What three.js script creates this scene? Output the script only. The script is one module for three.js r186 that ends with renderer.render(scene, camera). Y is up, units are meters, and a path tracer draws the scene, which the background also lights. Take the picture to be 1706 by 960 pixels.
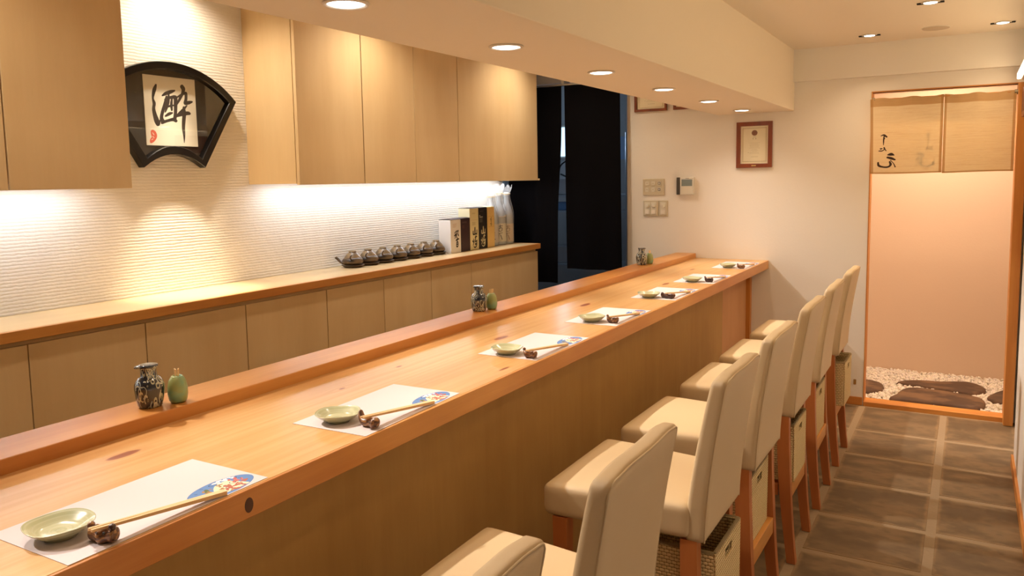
import * as THREE from 'three';
import { RoundedBoxGeometry } from 'three/addons/geometries/RoundedBoxGeometry.js';
import { mergeGeometries } from 'three/addons/utils/BufferGeometryUtils.js';
import { RectAreaLightUniformsLib } from 'three/addons/lights/RectAreaLightUniformsLib.js';

// ---------------------------------------------------------------- camera, exposure
RectAreaLightUniformsLib.init();
const scene = new THREE.Scene();
scene.background = new THREE.Color(0x050505);
const camera = new THREE.PerspectiveCamera(2 * Math.atan(480 / 1308.5756) * 180 / Math.PI, 1706 / 960, 0.03, 60);
camera.setViewOffset(1706, 960, 0, 50, 1706, 960);
camera.position.set(0, 1.5, 0);
camera.up.set(-0.03594745, 0.99486261, -0.09463705);
camera.lookAt(-0.50042503, 1.5 - 0.09988986, -0.85999814);
const renderer = new THREE.WebGLRenderer({ antialias: true });
renderer.toneMapping = THREE.LinearToneMapping;
renderer.toneMappingExposure = 1.3;
renderer.shadowMap.enabled = true;
const WARM = new THREE.Color().setRGB(1.0, 0.78, 0.56);
const AMBER = new THREE.Color().setRGB(1.0, 0.70, 0.42);
const WHITE = new THREE.Color().setRGB(1.0, 0.89, 0.80);
const HALOGEN = new THREE.Color().setRGB(1.0, 0.84, 0.64);
const COOL = new THREE.Color().setRGB(0.90, 0.93, 1.0);
const PINK = new THREE.Color().setRGB(1.0, 0.74, 0.52);
const LIGHT = { counter: 0.42, aisle: 1.05, kitchen: 2.6, counterSpot: 19.5, niche: 19, nicheSpill: 2.7, led: 21, alcove: 10.5, cove: 9 };

// ---------------------------------------------------------------- helpers
let seed = 7;
const rnd = () => { seed = (seed * 1664525 + 1013904223) >>> 0; return seed / 4294967296; };
const rr = (a, b) => a + (b - a) * rnd();
const used = new Map();
function numbered(name) {
  const n = used.get(name) || 0; used.set(name, n + 1);
  return n ? name + '_' + String(n).padStart(3, '0') : name;
}
const V = (x, y, z) => new THREE.Vector3(x, y, z);
function shadow(m) { m.castShadow = true; m.receiveShadow = true; return m; }
function part(name, geo, mat, parent, label) {
  const m = shadow(new THREE.Mesh(geo, mat)); m.name = name; parent.add(m);
  if (label) m.userData.label = label;
  return m;
}
function thing(name, label, category, pos = [0, 0, 0], turn = 0, group) {
  const o = new THREE.Group(); o.name = numbered(name); o.position.set(...pos); o.rotation.y = turn;
  o.userData = { label, category }; if (group) o.userData.group = group;
  scene.add(o); return o;
}
function one(name, geo, mat, label, category, group) {
  const m = shadow(new THREE.Mesh(geo, mat)); m.name = numbered(name); m.userData = { label, category };
  if (group) m.userData.group = group;
  scene.add(m); return m;
}
function struct(name, geo, mat, label) {
  const m = shadow(new THREE.Mesh(geo, mat)); m.name = numbered(name); m.userData = { kind: 'structure' };
  if (label) m.userData.label = label;
  scene.add(m); return m;
}
function copyOf(root, name, label, pos, turn) {
  const c = root.clone(); c.name = numbered(name); c.userData = { ...root.userData, label };
  c.position.set(...pos); if (turn !== undefined) c.rotation.y = turn; scene.add(c); return c;
}
// uv in metres, u along the grain axis (0 x, 1 y, 2 z)
function metric(geo, axis = 2, ou = 0, ov = 0) {
  const g = geo.index ? geo.toNonIndexed() : geo, p = g.attributes.position, uv = new Float32Array(p.count * 2);
  const a = V(), b = V(), c = V(), n = V();
  for (let i = 0; i < p.count; i += 3) {
    a.fromBufferAttribute(p, i); b.fromBufferAttribute(p, i + 1); c.fromBufferAttribute(p, i + 2);
    n.crossVectors(b.clone().sub(a), c.clone().sub(a));
    const m = [Math.abs(n.x), Math.abs(n.y), Math.abs(n.z)], k = m.indexOf(Math.max(...m));
    let u = axis, v;
    if (k === axis) { u = (axis + 1) % 3; v = (axis + 2) % 3; } else v = 3 - axis - k;
    [a, b, c].forEach((q, j) => { const w = q.toArray(); uv[(i + j) * 2] = w[u] + ou; uv[(i + j) * 2 + 1] = w[v] + ov; });
  }
  g.setAttribute('uv', new THREE.BufferAttribute(uv, 2)); return g;
}
// box between two corners, edges eased
function box(x0, x1, y0, y1, z0, z1, r = 0, axis = 2) {
  const w = Math.abs(x1 - x0), h = Math.abs(y1 - y0), d = Math.abs(z1 - z0);
  const g = r ? new RoundedBoxGeometry(w, h, d, 2, Math.min(r, w / 2.1, h / 2.1, d / 2.1)) : new THREE.BoxGeometry(w, h, d);
  g.translate((x0 + x1) / 2, (y0 + y1) / 2, (z0 + z1) / 2);
  return metric(g, axis);
}
const strip = (gs) => mergeGeometries(gs.map((g) => { const q = g.index ? g.toNonIndexed() : g; for (const k of Object.keys(q.attributes)) if (!['position', 'normal', 'uv'].includes(k)) q.deleteAttribute(k); return q; }));
// subdivided rounded block that a function may bend afterwards
function softBox(w, h, d, r, nx, ny, nz, bend) {
  const g = new THREE.BoxGeometry(w, h, d, nx, ny, nz), p = g.attributes.position, q = V(), c = V();
  for (let i = 0; i < p.count; i++) {
    q.fromBufferAttribute(p, i);
    const f = (t, half) => { const s = t / half; return t; };
    c.set(THREE.MathUtils.clamp(q.x, -w / 2 + r, w / 2 - r), THREE.MathUtils.clamp(q.y, -h / 2 + r, h / 2 - r), THREE.MathUtils.clamp(q.z, -d / 2 + r, d / 2 - r));
    const o = q.clone().sub(c); if (o.lengthSq() > 1e-12) q.copy(c).addScaledVector(o.normalize(), r);
    if (bend) bend(q);
    p.setXYZ(i, q.x, q.y, q.z);
  }
  // weld for smooth shading: BoxGeometry splits its faces, so average normals by place
  g.computeVertexNormals();
  const key = (i) => [p.getX(i), p.getY(i), p.getZ(i)].map((t) => Math.round(t * 1e5)).join();
  const acc = new Map(), n = g.attributes.normal;
  for (let i = 0; i < p.count; i++) { const k = key(i), v = acc.get(k) || V(); v.add(V(n.getX(i), n.getY(i), n.getZ(i))); acc.set(k, v); }
  for (let i = 0; i < p.count; i++) { const v = acc.get(key(i)).clone().normalize(); n.setXYZ(i, v.x, v.y, v.z); }
  return g;
}
// box subdivisions crowded at the edges for softBox
function tube(pts, r, seg = 24, rad = 8) { return new THREE.TubeGeometry(new THREE.CatmullRomCurve3(pts.map((p) => V(...p))), seg, r, rad, false); }
function lathe(pts, seg = 36) { return new THREE.LatheGeometry(pts.map((p) => new THREE.Vector2(...p)), seg); }

// ---------------------------------------------------------------- noise and textures
const H = (x, y, s) => { let h = (Math.imul(x, 374761393) + Math.imul(y, 668265263) + Math.imul(s, 1274126177)) | 0; h = Math.imul(h ^ (h >>> 13), 1274126177); return ((h ^ (h >>> 16)) >>> 0) / 4294967296; };
function vn(x, y, px, py, s) {
  const xi = Math.floor(x), yi = Math.floor(y), fx = x - xi, fy = y - yi, u = fx * fx * (3 - 2 * fx), v = fy * fy * (3 - 2 * fy);
  const m = (a, b) => ((a % b) + b) % b, x0 = m(xi, px), x1 = m(xi + 1, px), y0 = m(yi, py), y1 = m(yi + 1, py);
  return (H(x0, y0, s) * (1 - u) + H(x1, y0, s) * u) * (1 - v) + (H(x0, y1, s) * (1 - u) + H(x1, y1, s) * u) * v;
}
function fbm(u, v, px, py, s, oct = 4) { let a = 0, w = 0.5, t = 0; for (let i = 0; i < oct; i++) { a += w * vn(u * px, v * py, px, py, s + i * 17); t += w; w *= 0.5; px *= 2; py *= 2; } return a / t; }
const mix = (a, b, t) => a + (b - a) * t, sat = (t) => Math.max(0, Math.min(1, t)), sm = (a, b, t) => { t = sat((t - a) / (b - a)); return t * t * (3 - 2 * t); };
const mixc = (a, b, t) => [mix(a[0], b[0], t), mix(a[1], b[1], t), mix(a[2], b[2], t)];
function tex(w, h, fn, metres = 1, metresV = metres, srgb = true) {
  const d = new Uint8Array(w * h * 4);
  for (let y = 0; y < h; y++) for (let x = 0; x < w; x++) {
    const c = fn(x / w, y / h), i = (y * w + x) * 4, q = typeof c === 'number' ? [c, c, c] : c;
    d[i] = sat(q[0]) * 255; d[i + 1] = sat(q[1]) * 255; d[i + 2] = sat(q[2]) * 255; d[i + 3] = 255;
  }
  const t = new THREE.DataTexture(d, w, h); t.magFilter = THREE.LinearFilter; t.minFilter = THREE.LinearMipmapLinearFilter; t.generateMipmaps = true;
  t.wrapS = t.wrapT = THREE.RepeatWrapping; t.repeat.set(1 / metres, 1 / metresV);
  if (srgb) t.colorSpace = THREE.SRGBColorSpace; t.needsUpdate = true; return t;
}
function canvasTex(w, h, draw) {
  const c = document.createElement('canvas'); c.width = w; c.height = h; draw(c.getContext('2d'), w, h);
  const t = new THREE.CanvasTexture(c); t.colorSpace = THREE.SRGBColorSpace; return t;
}
function brush(ctx, pts, color = '#1a1512', k = 1) {
  ctx.fillStyle = color;
  const curve = new THREE.CatmullRomCurve3(pts.map((p) => V(p[0], p[1], p[2])), false, 'centripetal');
  const n = Math.max(20, Math.ceil(curve.getLength() / 1.2));
  for (let i = 0; i <= n; i++) { const q = curve.getPoint(i / n); ctx.beginPath(); ctx.ellipse(q.x, q.y, Math.max(0.4, q.z * k * 0.62), Math.max(0.4, q.z * k * 0.42), -0.6, 0, 6.3); ctx.fill(); }
}
const std = (o) => new THREE.MeshStandardMaterial(o), phy = (o) => new THREE.MeshPhysicalMaterial(o);
const hex = (h) => { const c = new THREE.Color(h); return c; };
const s8 = (r, g, b) => [r / 255, g / 255, b / 255];

// pine: counter runs z -5.45 .. 1.2, the texture is laid along it once (u = z)
const KN = [[-1.552, -0.997, 0.042, 0.014], [-1.459, -2.42, 0.045, 0.015], [-1.497, -3.229, 0.05, 0.016], [-1.40, -4.05, 0.05, 0.014], [-1.21, -2.02, 0.03, 0.006], [-1.50, -1.62, 0.012, 0.005], [-1.47, -4.75, 0.04, 0.009], [-1.30, -0.35, 0.03, 0.01], [-1.52, -1.9, 0.014, 0.005]];
const LU = 6.8, LV = 0.68;
const pineTop = tex(2048, 384, (u, v) => {
  const z = u * LU - 5.5, x = v * LV - 1.75;
  let warp = 0, kn = 0, ring = 0;
  for (const [kx, kz, a, b] of KN) {
    const dx = (x - kx), dz = (z - kz), e = Math.exp(-(dx * dx) / (16 * b * b) - (dz * dz) / (12 * a * a));
    warp += Math.sign(dx || 1) * e * 0.016;
    const w = 0.25 * (fbm(u, v, 300, 30, 5, 2) - 0.5), q = Math.sqrt((dx / b) ** 2 + (dz / a) ** 2) + w;
    kn = Math.max(kn, 1 - sm(0.75, 1.05, q)); ring = Math.max(ring, (1 - sm(1, 2.0, q)) * 0.6);
  }
  const xx = x - warp + 0.012 * (fbm(u, 0.3, 14, 1, 3, 3) - 0.5);
  const t = fbm(u, (xx + 1.75) / LV, 9, 46, 11, 3), fine = fbm(u, (xx + 1.75) / LV, 60, 180, 23, 2), broad = fbm(u, (xx + 1.75) / LV, 6, 5, 31, 3);
  const band = 0.5 + 0.5 * Math.sin((xx * 38 + 2.2 * broad + 0.6 * t) * 6.28);
  let c = mixc(s8(218, 176, 118), s8(200, 146, 82), sat(0.15 + 0.42 * sm(0.35, 0.75, t) + 0.22 * band * broad + 0.2 * (fine - 0.4)));
  c = mixc(c, s8(203, 140, 78), sm(0.6, 0.8, broad) * 0.45);
  c = mixc(c, s8(196, 122, 66), ring * 0.35);
  c = mixc(c, s8(138, 70, 38), kn * (0.75 + 0.3 * fine)); return c;
}, LU, LV);
pineTop.offset.set(5.5 / LU, 1.75 / LV);
const woodTex = (a, b, s, along = 1.6, across = 0.4, fig = 30) => tex(1024, 256, (u, v) => {
  const t = fbm(u, v, 4, fig, s, 3), f = fbm(u, v, 32, 128, s + 9, 2), br = fbm(u, v, 5, 4, s + 4, 3);
  return mixc(a, b, sat(0.45 + 0.45 * (t - 0.5) + 0.15 * (f - 0.5) + 0.9 * (br - 0.5)));
}, along, across);
const pineEdge = woodTex(s8(218, 156, 80), s8(182, 112, 46), 41, 1.8, 0.3, 14);
const alder = woodTex(s8(196, 122, 66), s8(166, 92, 46), 51, 1.2, 0.25, 10);
const maple = woodTex(s8(229, 203, 158), s8(215, 184, 136), 61, 2.2, 0.9, 16);
const olive = woodTex(s8(196, 158, 96), s8(172, 132, 74), 81, 1.6, 0.7, 18);
const mahogany = woodTex(s8(150, 76, 42), s8(112, 50, 28), 91, 0.8, 0.15, 12);
const M = {
  counter: phy({ map: pineTop, roughness: 0.34, clearcoat: 0.25, clearcoatRoughness: 0.25 }),
  pine: phy({ map: pineEdge, roughness: 0.38, clearcoat: 0.2, clearcoatRoughness: 0.3 }),
  alder: phy({ map: alder, roughness: 0.4, clearcoat: 0.2, clearcoatRoughness: 0.3 }),
  maple: std({ map: maple, roughness: 0.55 }),
  mapleTop: phy({ map: maple, roughness: 0.3, clearcoat: 0.3, clearcoatRoughness: 0.15 }),
  olive: std({ map: olive, roughness: 0.55 }),
  mahogany: phy({ map: mahogany, roughness: 0.35, clearcoat: 0.5, clearcoatRoughness: 0.2 }),
  frameWood: std({ map: pineEdge, roughness: 0.5 }),
};
const plasterBump = tex(256, 256, (u, v) => 0.5 + 0.5 * (fbm(u, v, 60, 60, 5, 2) - 0.5) + 0.3 * (fbm(u, v, 6, 6, 8, 3) - 0.5), 0.5, 0.5, false);
const plaster = (r, g, b) => std({ color: hex(0).setRGB(r, g, b), roughness: 0.92, bumpMap: plasterBump, bumpScale: 0.0006 });
M.wall = plaster(0.86, 0.82, 0.75); M.ceiling = plaster(0.86, 0.77, 0.64); M.soffit = plaster(0.86, 0.77, 0.62); M.peach = plaster(0.80, 0.62, 0.47);
// horizontally ribbed wallpaper
const ribs = tex(512, 512, (u, v) => {
  const y = v * 40 + 0.35 * (fbm(u, v, 26, 40, 3, 2) - 0.5), f = y - Math.floor(y);
  return 0.15 + 0.75 * Math.pow(Math.sin(Math.PI * f), 0.6) * (0.75 + 0.5 * (fbm(u, v, 40, 40, 9, 2) - 0.5));
}, 0.54, 0.54, false);
M.ribbed = std({ color: hex(0).setRGB(0.80, 0.765, 0.70), roughness: 0.85, bumpMap: ribs, bumpScale: 0.0022 });
M.black = phy({ color: 0x080606, roughness: 0.3, specularIntensity: 0.4, clearcoat: 0.35, clearcoatRoughness: 0.04 });
M.whitePlastic = std({ color: hex(0).setRGB(0.74, 0.70, 0.58), roughness: 0.45 });
M.creamPlastic = std({ color: hex(0).setRGB(0.62, 0.55, 0.40), roughness: 0.5 });
M.grey = std({ color: 0x4a463f, roughness: 0.5 });
M.steel = std({ color: 0xb8bcc2, roughness: 0.3, metalness: 0.9 });
M.dark = std({ color: 0x191614, roughness: 0.7 });
M.trimRing = std({ color: 0xe9e2d5, roughness: 0.4 });
const glow = (c, k) => std({ color: 0x000000, emissive: c, emissiveIntensity: k, roughness: 0.5 });
M.lampGlow = glow(hex(0).setRGB(1, 0.93, 0.84), 5); M.ledGlow = glow(hex(0).setRGB(0.93, 0.96, 1), 4); M.coveGlow = glow(hex(0).setRGB(1, 0.88, 0.62), 3.0);

// ---------------------------------------------------------------- setting: shell
const ZF = -5.446, ZN = 1.3, XW = -3.14, CE = 2.30, KC = 2.52;
// floor: bed with stone tiles
const bed = struct('floor', box(-1.40, 0.5, -0.12, -0.0018, ZF - 0.1, ZN + 0.1), std({ color: hex(0).setRGB(0.33, 0.24, 0.145), roughness: 0.9, bumpMap: plasterBump, bumpScale: 0.002 }));
struct('floor', box(XW - 1.2, -1.401, -0.12, 0, -8.0, ZN + 0.1), std({ color: 0x5b4a3a, roughness: 0.7 }), 'kitchen floor behind the counter');
const tileMats = [0, 1, 2, 3, 4, 5].map((k) => {
  const t = tex(256, 256, (u, v) => {
    const a = fbm(u, v, 3, 5, 100 + k * 13, 5), b = fbm(u, v, 9, 16, 200 + k * 7, 4), e = Math.min(u, 1 - u, v, 1 - v) + 0.05 * (fbm(u, v, 9, 9, 300 + k, 3) - 0.5);
    let c = mixc(s8(100, 81, 56), s8(127, 104, 74), sm(0.25, 0.75, a)); c = mixc(c, s8(94, 74, 50), sm(0.5, 0.8, b) * 0.4);
    c = mixc(c, s8(150, 126, 92), sm(0.62, 0.8, fbm(u, v, 4, 8, 400 + k * 5, 4)) * 0.35);
    return mixc(c, s8(158, 130, 92), (1 - sm(0.005, 0.045, e)) * 0.55);
  });
  t.wrapS = t.wrapT = THREE.ClampToEdgeWrapping;
  return std({ map: t, roughness: 0.62, bumpMap: t, bumpScale: 0.001 });
});
const colX = [[-1.385, -1.005], [-0.968, -0.568], [-0.531, -0.107], [-0.070, 0.275]];
const rowZ = [-5.435, -4.905, -4.457, -4.030, -3.585, -3.19, -2.76, -2.32, -1.88, -1.44, -1.0, -0.56, -0.12, 0.32, 0.76, 1.2];
for (const [x0, x1] of colX) for (let i = 0; i + 1 < rowZ.length; i++) {
  const g = new RoundedBoxGeometry(x1 - x0, 0.014, rowZ[i + 1] - rowZ[i] - 0.034, 1, 0.002);
  const p = g.attributes.position, uv = g.attributes.uv, w = x1 - x0, d = rowZ[i + 1] - rowZ[i] - 0.034;
  for (let k = 0; k < p.count; k++) uv.setXY(k, p.getX(k) / w + 0.5, p.getZ(k) / d + 0.5);
  const m = part('tile', g, tileMats[Math.floor(rnd() * 6)], bed); m.position.set((x0 + x1) / 2, -0.007 + rr(-0.0006, 0.0006), (rowZ[i] + rowZ[i + 1]) / 2);
}
// left ribbed wall, ends short of the far wall
struct('wall_left', box(XW - 0.12, XW, 0, KC + 0.1, -5.27, ZN + 0.1, 0, 2), M.ribbed);
// far wall with the alcove doorway, stopping at the kitchen passage
struct('wall_far', box(-2.178, -0.546, 0, KC + 0.1, ZF - 0.1, ZF), M.wall);
struct('wall_far', box(-0.546, 0.5, 2.0, KC + 0.1, ZF - 0.1, ZF), M.wall, 'wall above the doorway');
struct('wall_far', box(0.262, 0.5, 0, 2.0, ZF - 0.1, ZF), M.wall, 'wall beside the doorway post');
struct('wall_far', box(XW - 1.2, -2.178, 2.22, KC + 0.1, ZF - 0.1, ZF), M.wall, 'wall above the kitchen passage');
struct('trim_bulkhead', box(-1.011, 0.31, 2.097, CE + 0.02, ZF, ZF + 0.05), M.wall, 'shallow bulkhead over the doorway');
struct('wall_right', box(0.245, 0.40, 0, CE + 0.1, -4.65, ZN + 0.1), M.wall);
struct('wall_right', box(0.285, 0.40, 0, CE + 0.1, ZF, -4.65), M.wall, 'recessed end of the right wall');
struct('wall_near', box(XW - 0.12, 0.4, 0, KC + 0.1, ZN, ZN + 0.1), M.wall);
struct('ceiling', box(-1.011, 0.4, CE, CE + 0.1, ZF, ZN), M.ceiling);
struct('ceiling', box(XW - 0.12, -1.0, KC, KC + 0.1, ZF, ZN), M.ceiling, 'ceiling over the kitchen side');
struct('ceiling_soffit', box(-1.518, -1.011, 1.915, KC, ZF, ZN, 0.004), M.soffit, 'dropped soffit carrying the counter downlights');
// timber round the doorway
struct('trim_sill', box(-0.546, 0.226, -0.01, 0.028, ZF - 0.10, ZF + 0.012, 0.003, 0), M.frameWood, 'timber sill of the alcove');
struct('trim_jamb', box(0.222, 0.272, 0, 2.0, ZF - 0.09, ZF + 0.085, 0.004, 1), M.frameWood, 'broad timber post of the doorway');
struct('trim_jamb', box(-0.549, -0.543, 0.028, 2.0, ZF - 0.10, ZF + 0.004, 0.001, 1), M.frameWood, 'thin timber edge of the doorway');
struct('trim_head', box(-0.549, 0.24, 2.0, 2.007, ZF - 0.10, ZF + 0.005, 0.001, 0), M.frameWood, 'thin timber head of the doorway');
struct('baseboard_far', box(-1.27, -0.553, 0.0, 0.052, ZF, ZF + 0.010, 0.002, 0), M.frameWood);
struct('baseboard_right', box(0.233, 0.246, 0.0, 0.055, -4.65, ZN, 0.002, 2), M.frameWood);
// alcove
struct('wall_alcove', box(-1.2, 0.9, -0.05, 2.5, -6.60, -6.50), M.peach, 'peach back wall of the alcove');
struct('wall_alcove', box(-1.3, -1.2, -0.05, 2.5, -6.60, ZF - 0.1), M.peach, 'left wall of the alcove');
struct('wall_alcove', box(0.9, 1.0, -0.05, 2.5, -6.60, ZF - 0.1), M.peach, 'right wall of the alcove');
struct('ceiling', box(-1.3, 1.0, 2.45, 2.55, -6.60, ZF - 0.1), M.peach, 'alcove ceiling');
struct('floor', box(-1.3, 1.0, -0.10, 0.004, -6.60, ZF - 0.101), std({ color: hex(0).setRGB(0.75, 0.68, 0.58), roughness: 1 }), 'gravel bed of the alcove');

// ---------------------------------------------------------------- lamps
function spot(parent, color, I, pos, target, angle, penumbra, soft = 2) {
  const l = new THREE.SpotLight(color, I, 0, angle, penumbra, 2); l.position.set(...pos); l.target.position.set(...target);
  l.castShadow = true; l.shadow.radius = soft; l.shadow.bias = -0.0005; parent.add(l); parent.add(l.target); return l;
}
function rect(parent, color, I, w, h, pos, look) {
  const l = new THREE.RectAreaLight(color, I, w, h); l.position.set(...pos); l.lookAt(...look); parent.add(l); return l;
}
const ringGeo = lathe([[0.043, 0], [0.053, 0], [0.055, -0.003], [0.052, -0.007], [0.045, -0.006], [0.043, 0]], 40);
const lensGeo = lathe([[0, -0.008], [0.02, -0.0075], [0.036, -0.006], [0.0445, -0.003], [0.0445, 0]], 36);
const ORD = ['first', 'second', 'third', 'fourth', 'fifth', 'sixth', 'seventh', 'eighth'];
const dl = [-1.434, -2.168, -2.905, -3.643, -4.385, -5.121];
for (const [i, z] of [-0.70].concat(dl).entries()) {
  const k = 6 - i;
  const t = thing('soffit_downlight', `round white downlight in the soffit, ${['first', 'second', 'third', 'fourth', 'fifth', 'sixth', 'seventh', 'eighth', 'ninth'][k]} from the framed certificate`, 'downlight', [-1.27, 1.915, z], 0, 'downlights in the soffit over the counter');
  part('trim_ring', ringGeo, M.trimRing, t); part('lens', lensGeo, M.lampGlow, t, 'glowing white lens');
  spot(t, WARM, LIGHT.counter, [0, -0.014, 0], [0, -1, 0], 1.15, 0.9, 2.2);
}
// aisle ceiling: adjustable spots with dark slots
const eyeRing = lathe([[0.030, -0.001], [0.040, 0], [0.044, -0.002], [0.040, -0.005], [0.032, -0.004], [0.030, -0.001]], 36);
const eyeLens = lathe([[0, -0.007], [0.015, -0.0065], [0.026, -0.0045], [0.0315, -0.001]], 28);
for (const [x, z, where] of [[-0.19, -4.30, 'before the doorway, with the round vent behind it'], [-0.534, -5.10, 'near the soffit end and the doorway'], [0.125, -5.10, 'beside the glowing cove strip'], [-0.19, -2.7, 'over the fourth stool, third back from the doorway'], [-0.19, -1.1, 'over the aisle, fourth back from the doorway']]) {
  const t = thing('ceiling_spotlight', `small recessed ceiling spotlight with dark slots ${where}`, 'spotlight', [x, CE, z], 0, 'spotlights in the aisle ceiling');
  part('trim_ring', eyeRing, M.trimRing, t); part('lens', eyeLens, M.lampGlow, t, 'glowing lens');
  for (const s of [-1, 1]) part('slot', box(s * 0.044 - 0.014, s * 0.044 + 0.014, -0.006, 0, -0.012, 0.012, 0.002), M.dark, t, 'dark slot');
  spot(t, AMBER, LIGHT.aisle, [0, -0.012, 0], [0, -1, 0], 1.1, 0.9, 2);
}
{
  const v = thing('ceiling_vent', 'flat round vent disc in the aisle ceiling near the doorway', 'vent', [-0.193, CE, -5.07]);
  part('disc', lathe([[0, -0.006], [0.055, -0.006], [0.068, -0.004], [0.072, 0]], 40), plaster(0.60, 0.50, 0.38), v);
  part('rim', new THREE.TorusGeometry(0.07, 0.003, 8, 48).rotateX(Math.PI / 2), M.trimRing, v);
}
// kitchen side ceiling, out of frame: throws the counter's shade on the seats and lights the cabinet doors
for (const [i, z] of [-1.05, -3.25, -4.75].entries()) {
  const t = thing('kitchen_downlight', `round downlight in the ceiling over the kitchen side, ${ORD[2 - i]} from the black curtain`, 'downlight', [-2.46, KC, z], 0, 'downlights over the kitchen side');
  part('trim_ring', ringGeo, M.trimRing, t); part('lens', lensGeo, M.lampGlow, t, 'glowing white lens');
  spot(t, HALOGEN, LIGHT.kitchen, [0, -0.014, 0], [0, -1, 0], 1.25, 0.7, 2);
}
// tilted spots in the kitchen-side ceiling, out of frame, aimed across the counter
for (const [i, z] of [-0.2, -1.15, -2.1, -3.05, -4.0, -4.95].entries()) {
  const t = thing('counter_spotlight', `tilted spotlight in the kitchen-side ceiling aimed across the counter, ${ORD[5 - i]} from the black curtain`, 'spotlight', [-2.68, KC, z], 0, 'tilted spotlights over the kitchen side');
  part('trim_ring', eyeRing, M.trimRing, t); part('lens', eyeLens, M.lampGlow, t, 'glowing lens');
  spot(t, WHITE, LIGHT.counterSpot, [0, -0.012, 0], [2.06, -1.85, 0], 0.36, 1.0, 1.2);
}
{
  const t = thing('niche_spotlight', 'recessed spotlight over the black fan picture', 'spotlight', [-2.93, KC, -2.335]);
  part('trim_ring', eyeRing, M.trimRing, t); part('lens', eyeLens, M.lampGlow, t, 'glowing lens');
  spot(t, HALOGEN, LIGHT.niche, [0, -0.012, 0], [-0.11, -1.4, 0], 0.26, 1.0, 1.5);
  spot(t, HALOGEN, LIGHT.nicheSpill, [0, -0.012, 0], [-0.03, -1.4, 0], 1.15, 0.6, 1.5);
}
// strips under the wall cabinets
for (const [z0, z1, where] of [[-1.87, 0.9, 'left of the fan picture'], [-5.17, -2.82, 'above the teapots and bottles']]) {
  const t = thing('cabinet_light', `slim cool white strip light under the wall cabinets ${where}`, 'strip light', [-3.02, 1.5245, (z0 + z1) / 2], 0, 'strip lights under the wall cabinets');
  part('housing', box(-0.02, 0.02, -0.012, 0, -(z1 - z0) / 2, (z1 - z0) / 2, 0.002), M.trimRing, t);
  part('diffuser', box(-0.016, 0.016, -0.016, -0.0121, -(z1 - z0) / 2 + 0.01, (z1 - z0) / 2 - 0.01, 0.001), M.ledGlow, t, 'glowing cool white diffuser');
  rect(t, COOL, LIGHT.led, 0.032, z1 - z0 - 0.02, [0, -0.018, 0], [t.position.x, 0, t.position.z]).rotation.set(-Math.PI / 2, 0, 0);
}
// batten lamp along the top of the right wall
{
  const L = 3.6, zc = -5.33 + L / 2, t = thing('batten_light', 'long glowing batten lamp high along the right wall', 'strip light', [0.245, 2.03, zc]);
  part('housing', box(-0.016, 0.0, -0.022, 0.022, -L / 2, L / 2, 0.003), M.trimRing, t);
  part('bracket', box(0.0, 0.0395, -0.012, 0.012, -L / 2 + 0.02, -L / 2 + 0.06, 0.002), M.trimRing, t);
  part('diffuser', box(-0.036, -0.0162, -0.018, 0.018, -L / 2 + 0.01, L / 2 - 0.01, 0.006), M.coveGlow, t, 'glowing warm diffuser');
  rect(t, hex(0).setRGB(1, 0.69, 0.36), LIGHT.cove, L - 0.02, 0.036, [-0.038, 0, 0], [0, 0, 0]).rotation.set(0, Math.PI / 2, 0);
}
// alcove lamp above the doorway head
{
  const t = thing('alcove_downlight', 'round downlight in the ceiling of the pebble alcove', 'downlight', [-0.15, 2.45, -5.85]);
  part('trim_ring', ringGeo, M.trimRing, t); part('lens', lensGeo, M.lampGlow, t, 'glowing lens');
  spot(t, PINK, LIGHT.alcove, [0, -0.014, 0], [0, -1, -0.12], 1.3, 0.9, 3);
}

// ---------------------------------------------------------------- bar counter
{
  const t = thing('bar_counter', 'long pine bar counter with a raised back ledge and laminate front', 'counter');
  part('counter_top', box(-1.70, -1.1661, 0.868, 0.924, ZF, 0.9, 0.003, 2), M.counter, t, 'knotty pine counter top');
  part('front_edge', box(-1.166, -1.158, 0.868, 0.924, ZF, 0.9, 0.002, 2), M.pine, t, 'orange pine edge');
  const l = part('back_ledge', box(-1.806, -1.66, 0.868, 0.957, ZF, 0.9, 0.003, 2), M.pine, t, 'raised pine ledge');
  part('front_panel', box(-1.31, -1.277, 0.0, 0.868, -4.74, 0.9, 0.001, 1), M.olive, t, 'olive-brown laminate front');
  part('end_panel', box(-1.33, -1.295, 0.0, 0.868, ZF, -4.741, 0.001, 1), std({ map: woodTex(s8(214, 165, 118), s8(198, 146, 100), 85, 1.6, 0.7, 12), roughness: 0.55 }), t, 'pinkish end panel');
  part('end_post', box(-1.30, -1.268, 0.0, 0.853, ZF, ZF + 0.05, 0.002, 1), M.frameWood, t, 'timber end post');
  part('end_rail', box(-1.30, -1.262, 0.853, 0.868, ZF, ZF + 0.22, 0.002, 2), M.frameWood, t);
  part('back_panel', box(-1.76, -1.73, 0.0, 0.868, ZF, 0.9, 0, 1), M.olive, t);
  part('knot', lathe([[0, 0.0006], [0.008, 0.0005], [0.011, 0]], 20).rotateZ(-Math.PI / 2).scale(1, 1.35, 0.95).translate(-1.1579, 0.894, -0.985), std({ color: 0x4a2817, roughness: 0.5 }), t, 'dark knot in the counter edge');
}
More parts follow.
